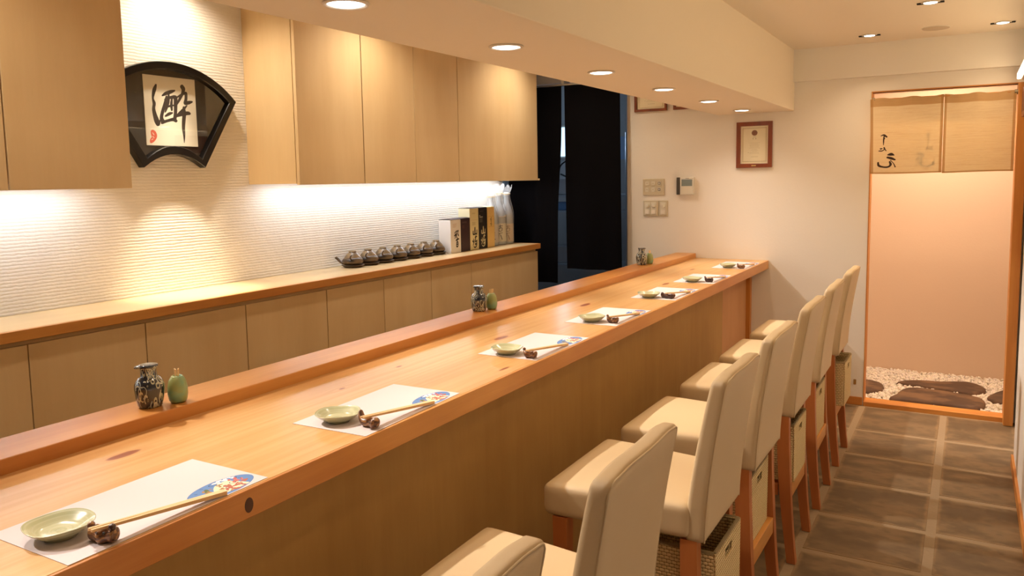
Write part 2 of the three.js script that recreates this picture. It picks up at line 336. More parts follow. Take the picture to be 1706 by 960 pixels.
// ---------------------------------------------------------------- back counter
const lowZ = [0.9, 0.43, -0.02, -0.50, -0.99, -1.469, -1.92, -2.42, -2.937, -3.388, -3.835, -4.281, -5.2];
for (let i = 0; i + 1 < lowZ.length; i++) {
  const z1 = lowZ[i], z0 = lowZ[i + 1], n = lowZ.length - 2 - i;
  const NAMES = ['first', 'second', 'third', 'fourth', 'fifth', 'sixth', 'seventh', 'eighth', 'ninth', 'tenth', 'eleventh', 'twelfth'];
  const t = thing('base_cabinet', `pale laminate base cabinet under the back worktop, ${NAMES[n]} from the black curtain`, 'cabinet', [0, 0, (z0 + z1) / 2], 0, 'base cabinets along the back wall');
  const h = (z1 - z0) / 2;
  part('body', box(-3.139, -2.82, 0.06, 0.977, -h, h, 0, 1), M.maple, t);
  part('plinth', box(-3.0, -2.86, 0.0, 0.06, -h, h, 0, 2), M.dark, t);
  part('door', metric(new RoundedBoxGeometry(0.019, 0.885, 2 * h - 0.004, 2, 0.0015).translate(-2.8095, 0.5145, 0), 1, rnd() * 3, rnd() * 3), M.maple, t);
}
{
  const t = thing('back_worktop', 'long pale worktop with an orange pine edge along the ribbed wall', 'worktop');
  part('slab', box(-3.139, -2.803, 0.978, 1.014, -5.2, 0.9, 0, 2), M.mapleTop, t);
  part('edge_strip', box(-2.8029, -2.783, 0.976, 1.014, -5.2, 0.9, 0.002, 2), M.pine, t, 'orange pine edge strip');
  part('end_cap', box(-3.139, -2.783, 0.977, 1.015, -5.215, -5.2001, 0.002, 0), M.pine, t, 'pine end cap');
}
// ---------------------------------------------------------------- wall cabinets
function wallCabinet(z0, z1, label, side, endPanel) {
  const t = thing('wall_cabinet', label, 'cabinet', [0, 0, (z0 + z1) / 2], 0, 'wall cabinets over the back worktop'), h = (z1 - z0) / 2;
  part('body', box(-3.139, -2.812, 1.525, KC - 0.002, -h, h, 0, 1), M.maple, t);
  if (side) part('side_panel', box(-3.139, -2.8105, 1.495, 1.5249, side * h, side * (h - 0.018), 0, 1), M.maple, t);
  part('door', metric(new RoundedBoxGeometry(0.020, KC - 0.004 - 1.490, 2 * h - 0.004, 2, 0.0015).translate(-2.800, (KC - 0.004 + 1.490) / 2, 0), 1, rnd() * 3, rnd() * 3), M.maple, t);
  if (endPanel) { part('end_panel', box(-3.139, -2.803, 1.488, KC - 0.002, -h - 0.018, -h - 0.0002, 0.001, 1), M.maple, t); part('end_catch', box(-2.803, -2.785, 1.488, 1.502, -h - 0.018, -h - 0.004, 0.001, 1), M.maple, t); }
  return t;
}
wallCabinet(0.03, 0.9, 'tall maple wall cabinet, fourth to the left of the fan picture');
wallCabinet(-0.45, 0.028, 'tall maple wall cabinet, third to the left of the fan picture');
wallCabinet(-1.444, -0.452, 'wide maple wall cabinet, second to the left of the fan picture');
wallCabinet(-1.897, -1.446, 'maple wall cabinet whose side stands right beside the fan picture', -1);
wallCabinet(-3.249, -2.775, 'maple wall cabinet with a bare side panel facing the fan picture', 1);
wallCabinet(-3.703, -3.251, 'maple wall cabinet above the row of teapots');
wallCabinet(-4.15, -3.705, 'maple wall cabinet above the last teapots and the white carton');
wallCabinet(-5.2, -4.152, 'wide maple wall cabinet next to the black curtain', 0, true);

// ---------------------------------------------------------------- fan picture on the ribbed wall
{
  const t = thing('fan_picture', 'glossy black fan-shaped frame with a brushed character on white paper', 'picture', [XW, 0, -2.325], Math.PI / 2);
  // local: x runs towards -z of the room (right in the picture), z out of the wall
  const fan = (inset) => {
    const s = new THREE.Shape(), R = 0.493 - inset, cy = 1.548, half = Math.asin(0.351 / 0.493), k = inset;
    const tip = [0.351 - k * 1.25, 1.894 - k * 0.25], bot = [0.157 - k * 0.55, 1.582 + k * 1.15];
    s.moveTo(-bot[0], bot[1]); s.lineTo(-tip[0], tip[1]);
    const a0 = Math.atan2(tip[1] - cy, -tip[0]), a1 = Math.atan2(tip[1] - cy, tip[0]);
    for (let i = 1; i < 24; i++) { const a = mix(a0, a1, i / 24); s.lineTo(R * Math.cos(a), cy + R * Math.sin(a)); }
    s.lineTo(tip[0], tip[1]); s.lineTo(bot[0], bot[1]);
    for (let i = 1; i < 12; i++) { const u = mix(bot[0], -bot[0], i / 12); s.lineTo(u, bot[1] + 0.058 * (1 - (u / bot[0]) ** 2)); }
    s.closePath(); return s;
  };
  const outer = fan(0), hole = fan(0.026); outer.holes.push(new THREE.Path(hole.getPoints().reverse()));
  part('frame', new THREE.ExtrudeGeometry(outer, { depth: 0.034, bevelEnabled: true, bevelSize: 0.004, bevelThickness: 0.006, bevelSegments: 3, curveSegments: 12 }).translate(0, 0, 0.007), M.black, t, 'glossy black lacquer frame');
  const speck = canvasTex(1024, 1024, (c, w, h) => {
    c.fillStyle = '#120d0a'; c.fillRect(0, 0, w, h);
    for (let i = 0; i < 420; i++) { const a = rnd() ** 1.6, x = a * 380, y = rnd() * h; c.fillStyle = ['#7fa35a', '#c8c07a', '#8a5a4a', '#5b8f88'][Math.floor(rnd() * 4)]; c.globalAlpha = rr(0.25, 0.9); const q = rr(1.5, 5); c.fillRect(x, y, q, q); }
  });
  const bg = new THREE.ExtrudeGeometry(fan(0.02), { depth: 0.008, bevelEnabled: false }).translate(0, 0, 0.003), bp = bg.attributes.position, bu = bg.attributes.uv;
  for (let i = 0; i < bp.count; i++) bu.setXY(i, (bp.getX(i) + 0.36) / 0.72, (bp.getY(i) - 1.56) / 0.5);
  part('backboard', bg, std({ map: speck, roughness: 0.7 }), t, 'near-black speckled backboard');
  const paper = canvasTex(536, 616, (c, w, h) => {
    c.fillStyle = '#e9e6d6'; c.fillRect(0, 0, w, h);
    for (let i = 0; i < 900; i++) { c.globalAlpha = 0.05; c.fillStyle = rnd() > 0.5 ? '#fff' : '#cfc9b0'; c.fillRect(rnd() * w, rnd() * h, rr(3, 30), 1.2); }
    c.globalAlpha = 1;
    const P = (L) => L.map(([x, y, q]) => { const lx = 210 + (y - 163) / 572 * 35, ty = 163 + (x - 210) / 415 * 35; return [(x - lx) / 415 * w, (y - ty) / (735 - ty) * h, q * 1.75]; });
    const S = [
      [[312, 248, 10], [302, 282, 20], [294, 320, 16], [290, 360, 10], [300, 398, 16], [296, 440, 16], [306, 490, 20], [322, 540, 24], [334, 566, 16], [350, 520, 5]],
      [[366, 330, 10], [392, 314, 20], [430, 300, 20], [460, 290, 10]],
      [[396, 338, 10], [384, 400, 18], [366, 462, 18], [358, 516, 18], [372, 545, 20]],
      [[384, 362, 8], [430, 345, 16], [466, 344, 20], [470, 400, 20], [470, 460, 18], [464, 520, 20]],
      [[366, 548, 18], [410, 532, 16], [455, 522, 18], [476, 534, 14]],
      [[414, 326, 10], [410, 380, 16], [398, 430, 14], [388, 462, 8]],
      [[440, 350, 9], [436, 400, 14], [440, 446, 10]],
      [[398, 424, 8], [430, 412, 12], [452, 408, 8]],
      [[392, 494, 12], [418, 478, 18], [442, 470, 10]],
      [[520, 252, 18], [534, 276, 20], [524, 316, 16], [506, 352, 16], [480, 402, 8]],
      [[478, 344, 8], [516, 322, 14], [552, 308, 16], [556, 350, 16], [552, 384, 20], [580, 382, 20], [606, 376, 10]],
      [[562, 408, 8], [530, 444, 18], [500, 476, 20], [478, 496, 12]],
      [[484, 492, 14], [530, 476, 20], [570, 468, 20], [588, 472, 12]],
      [[536, 420, 10], [542, 470, 20], [538, 530, 20], [536, 590, 17], [542, 650, 11], [543, 706, 3]],
    ];
    for (const s of S) brush(c, P(s), '#241c17');
    for (const s of [[[286, 622, 16], [296, 640, 26], [304, 666, 26], [290, 690, 28], [282, 704, 18]]]) brush(c, P(s), '#d8604a');
    c.globalAlpha = 0.8; for (const s of [[[288, 632, 3], [300, 650, 4]], [[290, 664, 4], [302, 674, 3]], [[282, 690, 4], [292, 684, 4]]]) brush(c, P(s), '#e9d8c6'); c.globalAlpha = 1;
  });
  const pg = new THREE.BoxGeometry(0.266, 0.307, 0.003); pg.translate(0.0135, 1.8285, 0.0128);
  part('paper', pg, std({ map: paper, roughness: 0.8 }), t, 'white paper with a black brushed character and a red seal');
  const gl = new THREE.ExtrudeGeometry(fan(0.024), { depth: 0.002, bevelEnabled: false }).translate(0, 0, 0.026);
  part('glass', gl, phy({ color: 0xffffff, transmission: 1, thickness: 0, roughness: 0.02, ior: 1.5 }), t, 'clear glass');
}

// ---------------------------------------------------------------- teapots on saucers
const clay = tex(256, 256, (u, v) => mixc(mixc(s8(66, 50, 31), s8(104, 81, 50), sm(0.3, 0.75, fbm(u, v, 5, 6, 7, 4))), s8(38, 27, 19), sm(0.5, 0.75, fbm(u, v, 4, 5, 19, 4)) * 0.85));
M.clayLid = phy({ map: tex(128, 128, (u, v) => mixc(s8(96, 76, 48), s8(146, 120, 80), sm(0.3, 0.7, fbm(u, v, 5, 5, 27, 4)))), roughness: 0.35, clearcoat: 0.5, clearcoatRoughness: 0.2 });
M.clay = phy({ map: clay, roughness: 0.42, clearcoat: 0.35, clearcoatRoughness: 0.3 });
{
  const saucer = lathe([[0, 0.004], [0.036, 0.004], [0.046, 0.0], [0.054, 0.004], [0.062, 0.011], [0.066, 0.015], [0.062, 0.0155], [0.050, 0.011], [0, 0.010]], 40);
  const pot = lathe([[0, 0], [0.036, 0.0], [0.046, 0.006], [0.055, 0.020], [0.056, 0.030], [0.052, 0.042], [0.045, 0.050], [0.041, 0.051]], 40);
  const lid = lathe([[0.044, 0.0505], [0.0435, 0.054], [0.035, 0.067], [0.026, 0.079], [0.0205, 0.083], [0.0215, 0.089], [0.0195, 0.091], [0.017, 0.087], [0, 0.086]], 36);
  const spout = tube([[0, 0.014, 0.048], [0, 0.026, 0.066], [0, 0.042, 0.078], [0, 0.055, 0.090]], 0.0085, 16, 10);
  { const p = spout.attributes.position; for (let i = 0; i < p.count; i++) { const f = 1 + 0.55 * sat((0.075 - p.getZ(i)) / 0.03); const x = p.getX(i); p.setX(i, x * f); } spout.computeVertexNormals(); }
  const ear = tube([[0.050, 0.040, 0], [0.060, 0.052, 0.004], [0.060, 0.064, 0.002], [0.054, 0.070, -0.002]], 0.0048, 12, 8);
  const ear2 = tube([[-0.050, 0.040, 0], [-0.060, 0.052, 0.004], [-0.060, 0.064, 0.002], [-0.054, 0.070, -0.002]], 0.0048, 12, 8);
  const zs = [0, 1, 2, 3, 4, 5, 6].map((i) => -3.405 - i * 0.136);
  let s0, p0;
  zs.forEach((z, i) => {
    const n = ORD[6 - i], ls = `brown clay saucer under a teapot, ${n} from the white carton`, lp = `small brown clay teapot with a cup-shaped lid, ${n} from the white carton`;
    const at = [-3.035, 1.0142, z], ap = [-3.035, 1.0244, z], turn = -0.95 + rr(-0.08, 0.08);
    if (!i) {
      s0 = one('saucer', saucer, M.clay, ls, 'saucer', 'saucers under the teapots'); s0.position.set(...at);
      p0 = thing('teapot', lp, 'teapot', ap, turn, 'teapots on the back worktop');
      part('body', pot, M.clay, p0); part('lid', lid, M.clayLid, p0, 'paler cup-shaped lid'); part('spout', spout, M.clay, p0); part('ear', ear, M.clay, p0); part('ear', ear2, M.clay, p0); p0.scale.set(1.07, 0.9, 1.07);
    } else { copyOf(s0, 'saucer', ls, at); copyOf(p0, 'teapot', lp, ap, turn); }
  });
}
// ---------------------------------------------------------------- cartons and wrapped bottles
const SHAN = (x, y, s) => [[[x, y - s, s * .3], [x, y, s * .36], [x, y + s * .5, s * .3]], [[x - s * .8, y - s * .2, s * .26], [x - s * .75, y + s * .5, s * .3], [x, y + s * .55, s * .26], [x + s * .8, y + s * .4, s * .3]], [[x + s * .85, y - s * .4, s * .2], [x + s * .8, y + s * .6, s * .28]]];
const QI = (x, y, s) => [[[x - s * .9, y - s * .2, s * .22], [x - s * .5, y + s * .1, s * .2], [x - s * .7, y + s * .6, s * .2]], [[x - s * .5, y - s * .6, s * .15], [x - s * .5, y + s * .2, s * .26]], [[x, y - s * .9, s * .2], [x + s * .6, y - s, s * .24]], [[x + s * .3, y - s * 1.2, s * .2], [x + s * .1, y - s * .4, s * .26], [x - s * .1, y - s * .1, s * .2]], [[x, y, s * .2], [x + s * .7, y - s * .2, s * .26]], [[x + s * .6, y - s * .1, s * .26], [x + s * .5, y + s * .8, s * .28], [x, y + s * 1.1, s * .24], [x - s * .6, y + s * .9, s * .1]], [[x + s * .05, y + s * .3, s * .2], [x + s * .3, y + s * .5, s * .2], [x, y + s * .6, s * .2]]];
const HIBI = (x, y, s) => [[[x - s * .7, y - s * .5, s * .25], [x - s * .2, y - s * .8, s * .2]], [[x - s * .9, y, s * .25], [x - s * .3, y - s * .2, s * .3], [x - s * .7, y + s * .5, s * .2]], [[x + s * .1, y - s * .9, s * .2], [x, y - s * .1, s * .3], [x - s * .1, y + s * .4, s * .2]], [[x + s * .4, y - s * .8, s * .24], [x + s * .8, y - s * .9, s * .2], [x + s * .6, y - s * .3, s * .24], [x + s * .9, y + s * .1, s * .2]], [[x - s * .2, y + s * .9, s * .28], [x + s * .4, y + s * .75, s * .3], [x + s * 1.0, y + s * .7, s * .2]], [[x + s * .3, y + s * .4, s * .2], [x + s * .3, y + s * 1.0, s * .28]], [[x, y + s * 1.3, s * .25], [x, y + s * 2.1, s * .26], [x + s * .5, y + s * 2.1, s * .26], [x + s * .5, y + s * 1.3, s * .25], [x, y + s * 1.3, s * .2]], [[x, y + s * 1.7, s * .2], [x + s * .5, y + s * 1.7, s * .2]]];
function carton(label, z0, z1, x0, x1, h, face, side, lidColor) {
  const t = thing('carton', label, 'carton', [(x0 + x1) / 2, 1.0142, (z0 + z1) / 2], 0, 'cartons on the back worktop'), w = x1 - x0, d = z1 - z0;
  part('box', new RoundedBoxGeometry(w, h, d, 2, 0.0015).translate(0, h / 2, 0), std({ color: side, roughness: 0.55 }), t);
  part('printed_face', new THREE.PlaneGeometry(d - 0.002, h - 0.002).rotateY(Math.PI / 2).translate(w / 2 + 0.0004, h / 2, 0), std({ map: face, roughness: 0.5 }), t, 'printed front');
  part('lid_flap', softBox(w + 0.001, 0.003, d + 0.001, 0.0012, 10, 1, 6, (q) => { q.y += 0.004 * Math.max(0, Math.sin((q.x / w + 0.5) * Math.PI)); }).translate(0, h + 0.0016, 0), std({ color: lidColor, roughness: 0.5 }), t, 'slightly bowed lid');
  return t;
}
const lines = (c, x, y, n, w, col) => { c.fillStyle = col; for (let i = 0; i < n; i++) c.fillRect(x, y + i * 7, w * (0.6 + 0.4 * rnd()), 2); };
carton('white whisky carton with black brush lettering beside the teapots', -4.412, -4.292, -3.06, -2.965, 0.222, canvasTex(300, 440, (c, w, h) => { c.fillStyle = '#f4f0ea'; c.fillRect(0, 0, w, h); lines(c, 60, 50, 8, 130, '#c9a58f'); for (const s of HIBI(170, 210, 70)) brush(c, s, '#17120f', 1.15); }), 0xe6e2de, 0x3a2226);
carton('dark maroon whisky carton between the white carton and the cream carton', -4.532, -4.416, -3.06, -2.968, 0.224, canvasTex(260, 440, (c, w, h) => { c.fillStyle = '#39222a'; c.fillRect(0, 0, w, h); lines(c, 40, 40, 3, 150, '#8b6b62'); lines(c, 40, 90, 6, 80, '#7a4a40'); for (const s of [[[0, 200, 14], [8, 250, 18]], [[0, 330, 20], [30, 322, 10]]]) brush(c, s, '#0f0b0b'); }), 0x39222a, 0x3a2226);
carton('cream whisky carton with tall black brush lettering', -4.648, -4.536, -3.065, -2.972, 0.288, canvasTex(230, 580, (c, w, h) => { c.fillStyle = '#ecdfae'; c.fillRect(0, 0, w, h); lines(c, 60, 60, 3, 120, '#b79c62'); lines(c, 20, 160, 1, 200, '#c98f4e'); lines(c, 60, 190, 7, 110, '#a89262'); for (const s of SHAN(130, 330, 60).concat(QI(130, 470, 72))) brush(c, s, '#15110e', 1.15); }), 0xe7dcb4, 0x2b2424);
carton('black whisky carton with tall cream brush lettering', -4.762, -4.652, -3.065, -2.972, 0.288, canvasTex(230, 580, (c, w, h) => { c.fillStyle = '#262021'; c.fillRect(0, 0, w, h); lines(c, 30, 40, 2, 150, '#8c8379'); c.fillStyle = '#cfc7b2'; c.fillRect(20, 100, 22, 16); c.fillRect(20, 122, 90, 12); lines(c, 20, 145, 9, 110, '#9a927f'); for (const s of SHAN(120, 330, 60).concat(QI(120, 470, 72))) brush(c, s, '#e0d6a8', 1.1); }), 0x262021, 0x2b2424);
carton('yellow carton with small brown lettering beside the wrapped bottles', -4.862, -4.766, -3.065, -2.972, 0.288, canvasTex(200, 580, (c, w, h) => { c.fillStyle = '#f0cd83'; c.fillRect(0, 0, w, h); c.strokeStyle = '#c99a4c'; c.lineWidth = 3; c.strokeRect(24, 130, 150, 150); for (const s of QI(100, 175, 26).concat(QI(104, 240, 26))) brush(c, s, '#6b4a22', 0.9); }), 0xf0cd83, 0xefd9a2);
{
  const film = phy({ color: 0xffffff, transmission: 0.88, thickness: 0, roughness: 0.25, ior: 1.35 });
  const glassBottle = phy({ color: 0xb9bfc4, roughness: 0.25, clearcoat: 0.6, clearcoatRoughness: 0.15 });
  const bottle = lathe([[0, 0], [0.045, 0], [0.049, 0.005], [0.050, 0.012], [0.050, 0.205], [0.047, 0.232], [0.034, 0.275], [0.020, 0.310], [0.016, 0.335], [0.0155, 0.365], [0.018, 0.368], [0.018, 0.384], [0.012, 0.386], [0, 0.386]], 32);
  const wrap = (h, n, amp, s) => {
    const g = new THREE.CylinderGeometry(1, 1, 1, 72, 30, true), p = g.attributes.position;
    for (let i = 0; i < p.count; i++) {
      const v = p.getY(i) + 0.5, a = Math.atan2(p.getZ(i), p.getX(i));
      let r = v < 0.5 ? 0.0545 : v < 0.86 ? mix(0.0545, 0.026, sm(0.5, 0.86, v)) : mix(0.026, 0.043, sm(0.86, 1, v));
      r += amp * (0.25 + v) * Math.sin(a * n + 2.4 * Math.sin(a * 3 + s) + v * 1.4) * (v > 0.36 ? 1 : 0.25);
      p.setXYZ(i, Math.cos(a) * r, v * h + (v > 0.98 ? 0.012 * Math.sin(a * 5 + s) : 0), Math.sin(a) * r);
    }
    g.computeVertexNormals(); return g;
  };
  const specs = [[-4.925, 0.415, 0, 'wrapped bottle with a grey brush-lettered label next to the yellow carton', '#d3c9bb', '#4a4440'], [-5.035, 0.445, 1, 'wrapped bottle with a slanting paper strip between two other wrapped bottles', '#e4ddc4', '#3a352f'], [-5.145, 0.435, 2, 'wrapped bottle with a pale tan label next to the black curtain', '#d8c8b0', '#8f7a63']];
  for (const [z, h, k, label, bgc, ink] of specs) {
    const t = thing('sake_bottle', label, 'bottle', [-3.035, 1.0142, z], 0, 'wrapped bottles on the back worktop');
    const b = part('bottle', bottle, glassBottle, t);
    const lt = canvasTex(512, 256, (c, w, hh) => { c.fillStyle = bgc; c.fillRect(0, 0, w, hh); for (let q = 0; q < 2; q++) { const cx = 150 + q * 256; if (k === 0) for (const s of [[[cx - 20, 30, 8], [cx + 20, 24, 8]], [[cx - 22, 32, 7], [cx - 34, 110, 10]], [[cx - 8, 50, 8], [cx + 16, 46, 8], [cx + 10, 90, 8], [cx - 12, 92, 7]], [[cx - 10, 100, 6], [cx + 26, 118, 8]], [[cx - 22, 150, 8], [cx + 22, 145, 9]], [[cx, 150, 8], [cx, 212, 9]], [[cx - 20, 182, 7], [cx + 18, 178, 8]], [[cx - 28, 216, 9], [cx + 30, 208, 10]]]) brush(c, s, ink); else for (const s of [[[cx - 24, 40, 9], [cx + 26, 34, 9]], [[cx, 20, 7], [cx - 4, 70, 9]], [[cx - 18, 66, 8], [cx + 18, 62, 8], [cx + 16, 104, 8], [cx - 14, 106, 8], [cx - 16, 66, 8]], [[cx - 26, 140, 8], [cx + 24, 132, 9]], [[cx - 12, 140, 8], [cx - 26, 226, 9]], [[cx + 2, 160, 8], [cx + 20, 226, 9]]]) brush(c, s, ink); } });
    lt.wrapS = THREE.RepeatWrapping;
    part('label', new THREE.CylinderGeometry(0.0512, 0.0512, 0.135, 40, 1, true).rotateY(-1.15).translate(0, 0.092 + (k === 2 ? -0.008 : 0), 0), std({ map: lt, roughness: 0.7 }), b, 'paper label with brush lettering');
    part('cap', lathe([[0, 0.387], [0.0185, 0.387], [0.019, 0.366], [0.0185, 0.3655]], 24), M.trimRing, b);
    part('plastic_wrap', wrap(h, 14 + k, 0.0022, k * 2.1), film, t, 'creased clear plastic wrap');
    part('tie', new THREE.TorusGeometry(0.0285, 0.003, 8, 40).rotateX(Math.PI / 2).translate(0, h * 0.862, 0), std({ color: 0xc9b489, roughness: 0.8 }), t, 'straw-coloured tie');
    if (k === 1) part('paper_strip', new THREE.CylinderGeometry(0.0555, 0.0555, 0.034, 30, 1, true, 0.6, 2.2).rotateX(0.45).rotateZ(-0.5).translate(0, 0.232, 0), std({ color: 0xe9e4d8, roughness: 0.8, side: THREE.DoubleSide }), t, 'slanting white paper strip');
  }
}
// ---------------------------------------------------------------- soy jars and toothpick holders on the ledge
{
  const jarTex = canvasTex(1024, 512, (c, w, h) => {
    c.fillStyle = '#1b2432'; c.fillRect(0, 0, w, h); c.lineCap = 'round';
    for (let i = 0; i < 150; i++) {
      const x = rnd() * w, y = 110 + rnd() * 380, r = rr(16, 44); c.strokeStyle = ['#cfcbb2', '#9fa8a2', '#b9b596'][i % 3]; c.lineWidth = rr(7, 14);
      c.beginPath(); c.arc(x, y, r, rnd() * 6, rnd() * 6 + 3.4); c.stroke();
      if (i % 3 === 0) { c.fillStyle = '#a8a488'; c.beginPath(); c.arc(x + r, y, rr(6, 13), 0, 7); c.fill(); c.fillStyle = '#2a3644'; c.beginPath(); c.arc(x + r, y, 4, 0, 7); c.fill(); }
    }
    c.strokeStyle = '#8ea0aa'; c.lineWidth = 6; c.beginPath(); for (let i = 0; i <= 16; i++) c.lineTo(i * 64, 120 + (i % 2) * 90); c.stroke();
    c.fillStyle = '#6f7f88'; c.fillRect(0, 0, w, 26); c.fillStyle = '#26313c'; c.fillRect(0, 26, w, 60);
  });
  const glaze = phy({ map: jarTex, roughness: 0.18, clearcoat: 1, clearcoatRoughness: 0.06 });
  const prof = [[0, 0], [0.036, 0], [0.041, 0.005], [0.046, 0.022], [0.0495, 0.045], [0.049, 0.056], [0.043, 0.066], [0.030, 0.073], [0.0235, 0.077], [0.0225, 0.090], [0.024, 0.096], [0.0275, 0.1], [0.027, 0.105], [0.022, 0.106], [0, 0.1055]];
  const g = lathe(prof.map(([r, y]) => [r * 0.70 + (y > 0.07 ? r * 0.12 : 0), y]), 44);
  const lip = softBox(0.020, 0.008, 0.016, 0.0035, 4, 3, 4).translate(-0.019, 0.1, 0.008);
  const celadon = phy({ map: tex(256, 256, (u, v) => mixc(s8(120, 168, 138), s8(150, 160, 96), sm(0.35, 0.7, fbm(u, v, 3, 4, 77, 4)))), roughness: 0.35, clearcoat: 0.6, clearcoatRoughness: 0.2 });
  const pickProf = [[0, 0], [0.020, 0], [0.026, 0.006], [0.0295, 0.022], [0.0285, 0.040], [0.025, 0.055], [0.017, 0.066], [0.013, 0.068], [0.010, 0.062], [0.010, 0.05], [0, 0.05]];
  const pg = lathe(pickProf.map(([r, y]) => [r * 0.82, y]), 36), pick = new THREE.CylinderGeometry(0.0017, 0.0017, 0.038, 8), pickM = std({ color: 0xf0cf9c, roughness: 0.7 });
  const spots = [[-1.728, -1.185, -1.70, -1.243, 'opposite the second place mat from the empty end', 'third'], [-1.745, -2.72, -1.722, -2.782, 'in the middle of the ledge', 'second'], [-1.745, -4.60, -1.718, -4.665, 'near the curtain end of the ledge', 'first']];
  let j0, h0;
  spots.forEach(([x, z, px, pz, , n], i) => {
    const lj = `dark blue patterned soy sauce jar on the ledge, ${n} from the light switches`, lh = `green egg-shaped toothpick holder on the ledge, ${n} from the light switches`;
    const s = i ? 0.93 : 1;
    if (!i) {
      j0 = thing('soy_jar', lj, 'jar', [x, 0.9572, z], 0.5, 'soy sauce jars on the ledge'); part('body', g, glaze, j0); part('spout', lip, glaze, j0);
      h0 = thing('toothpick_holder', lh, 'holder', [px, 0.9572, pz], 0, 'toothpick holders on the ledge'); part('body', pg, celadon, h0);
      for (const [a, b] of [[-0.006, 0], [-0.002, 0.003], [0.002, -0.003], [0.006, 0.001], [0.003, 0.005]]) { const m = part('toothpick', pick, pickM, h0, 'wooden toothpick'); m.position.set(a, 0.066, b); m.rotation.z = -a * 12; m.rotation.x = b * 12; }
    } else { const c = copyOf(j0, 'soy_jar', lj, [x, 0.9572, z], 0.5 + i * 1.7); copyOf(h0, 'toothpick_holder', lh, [px, 0.9572, pz], i); }
  });
}
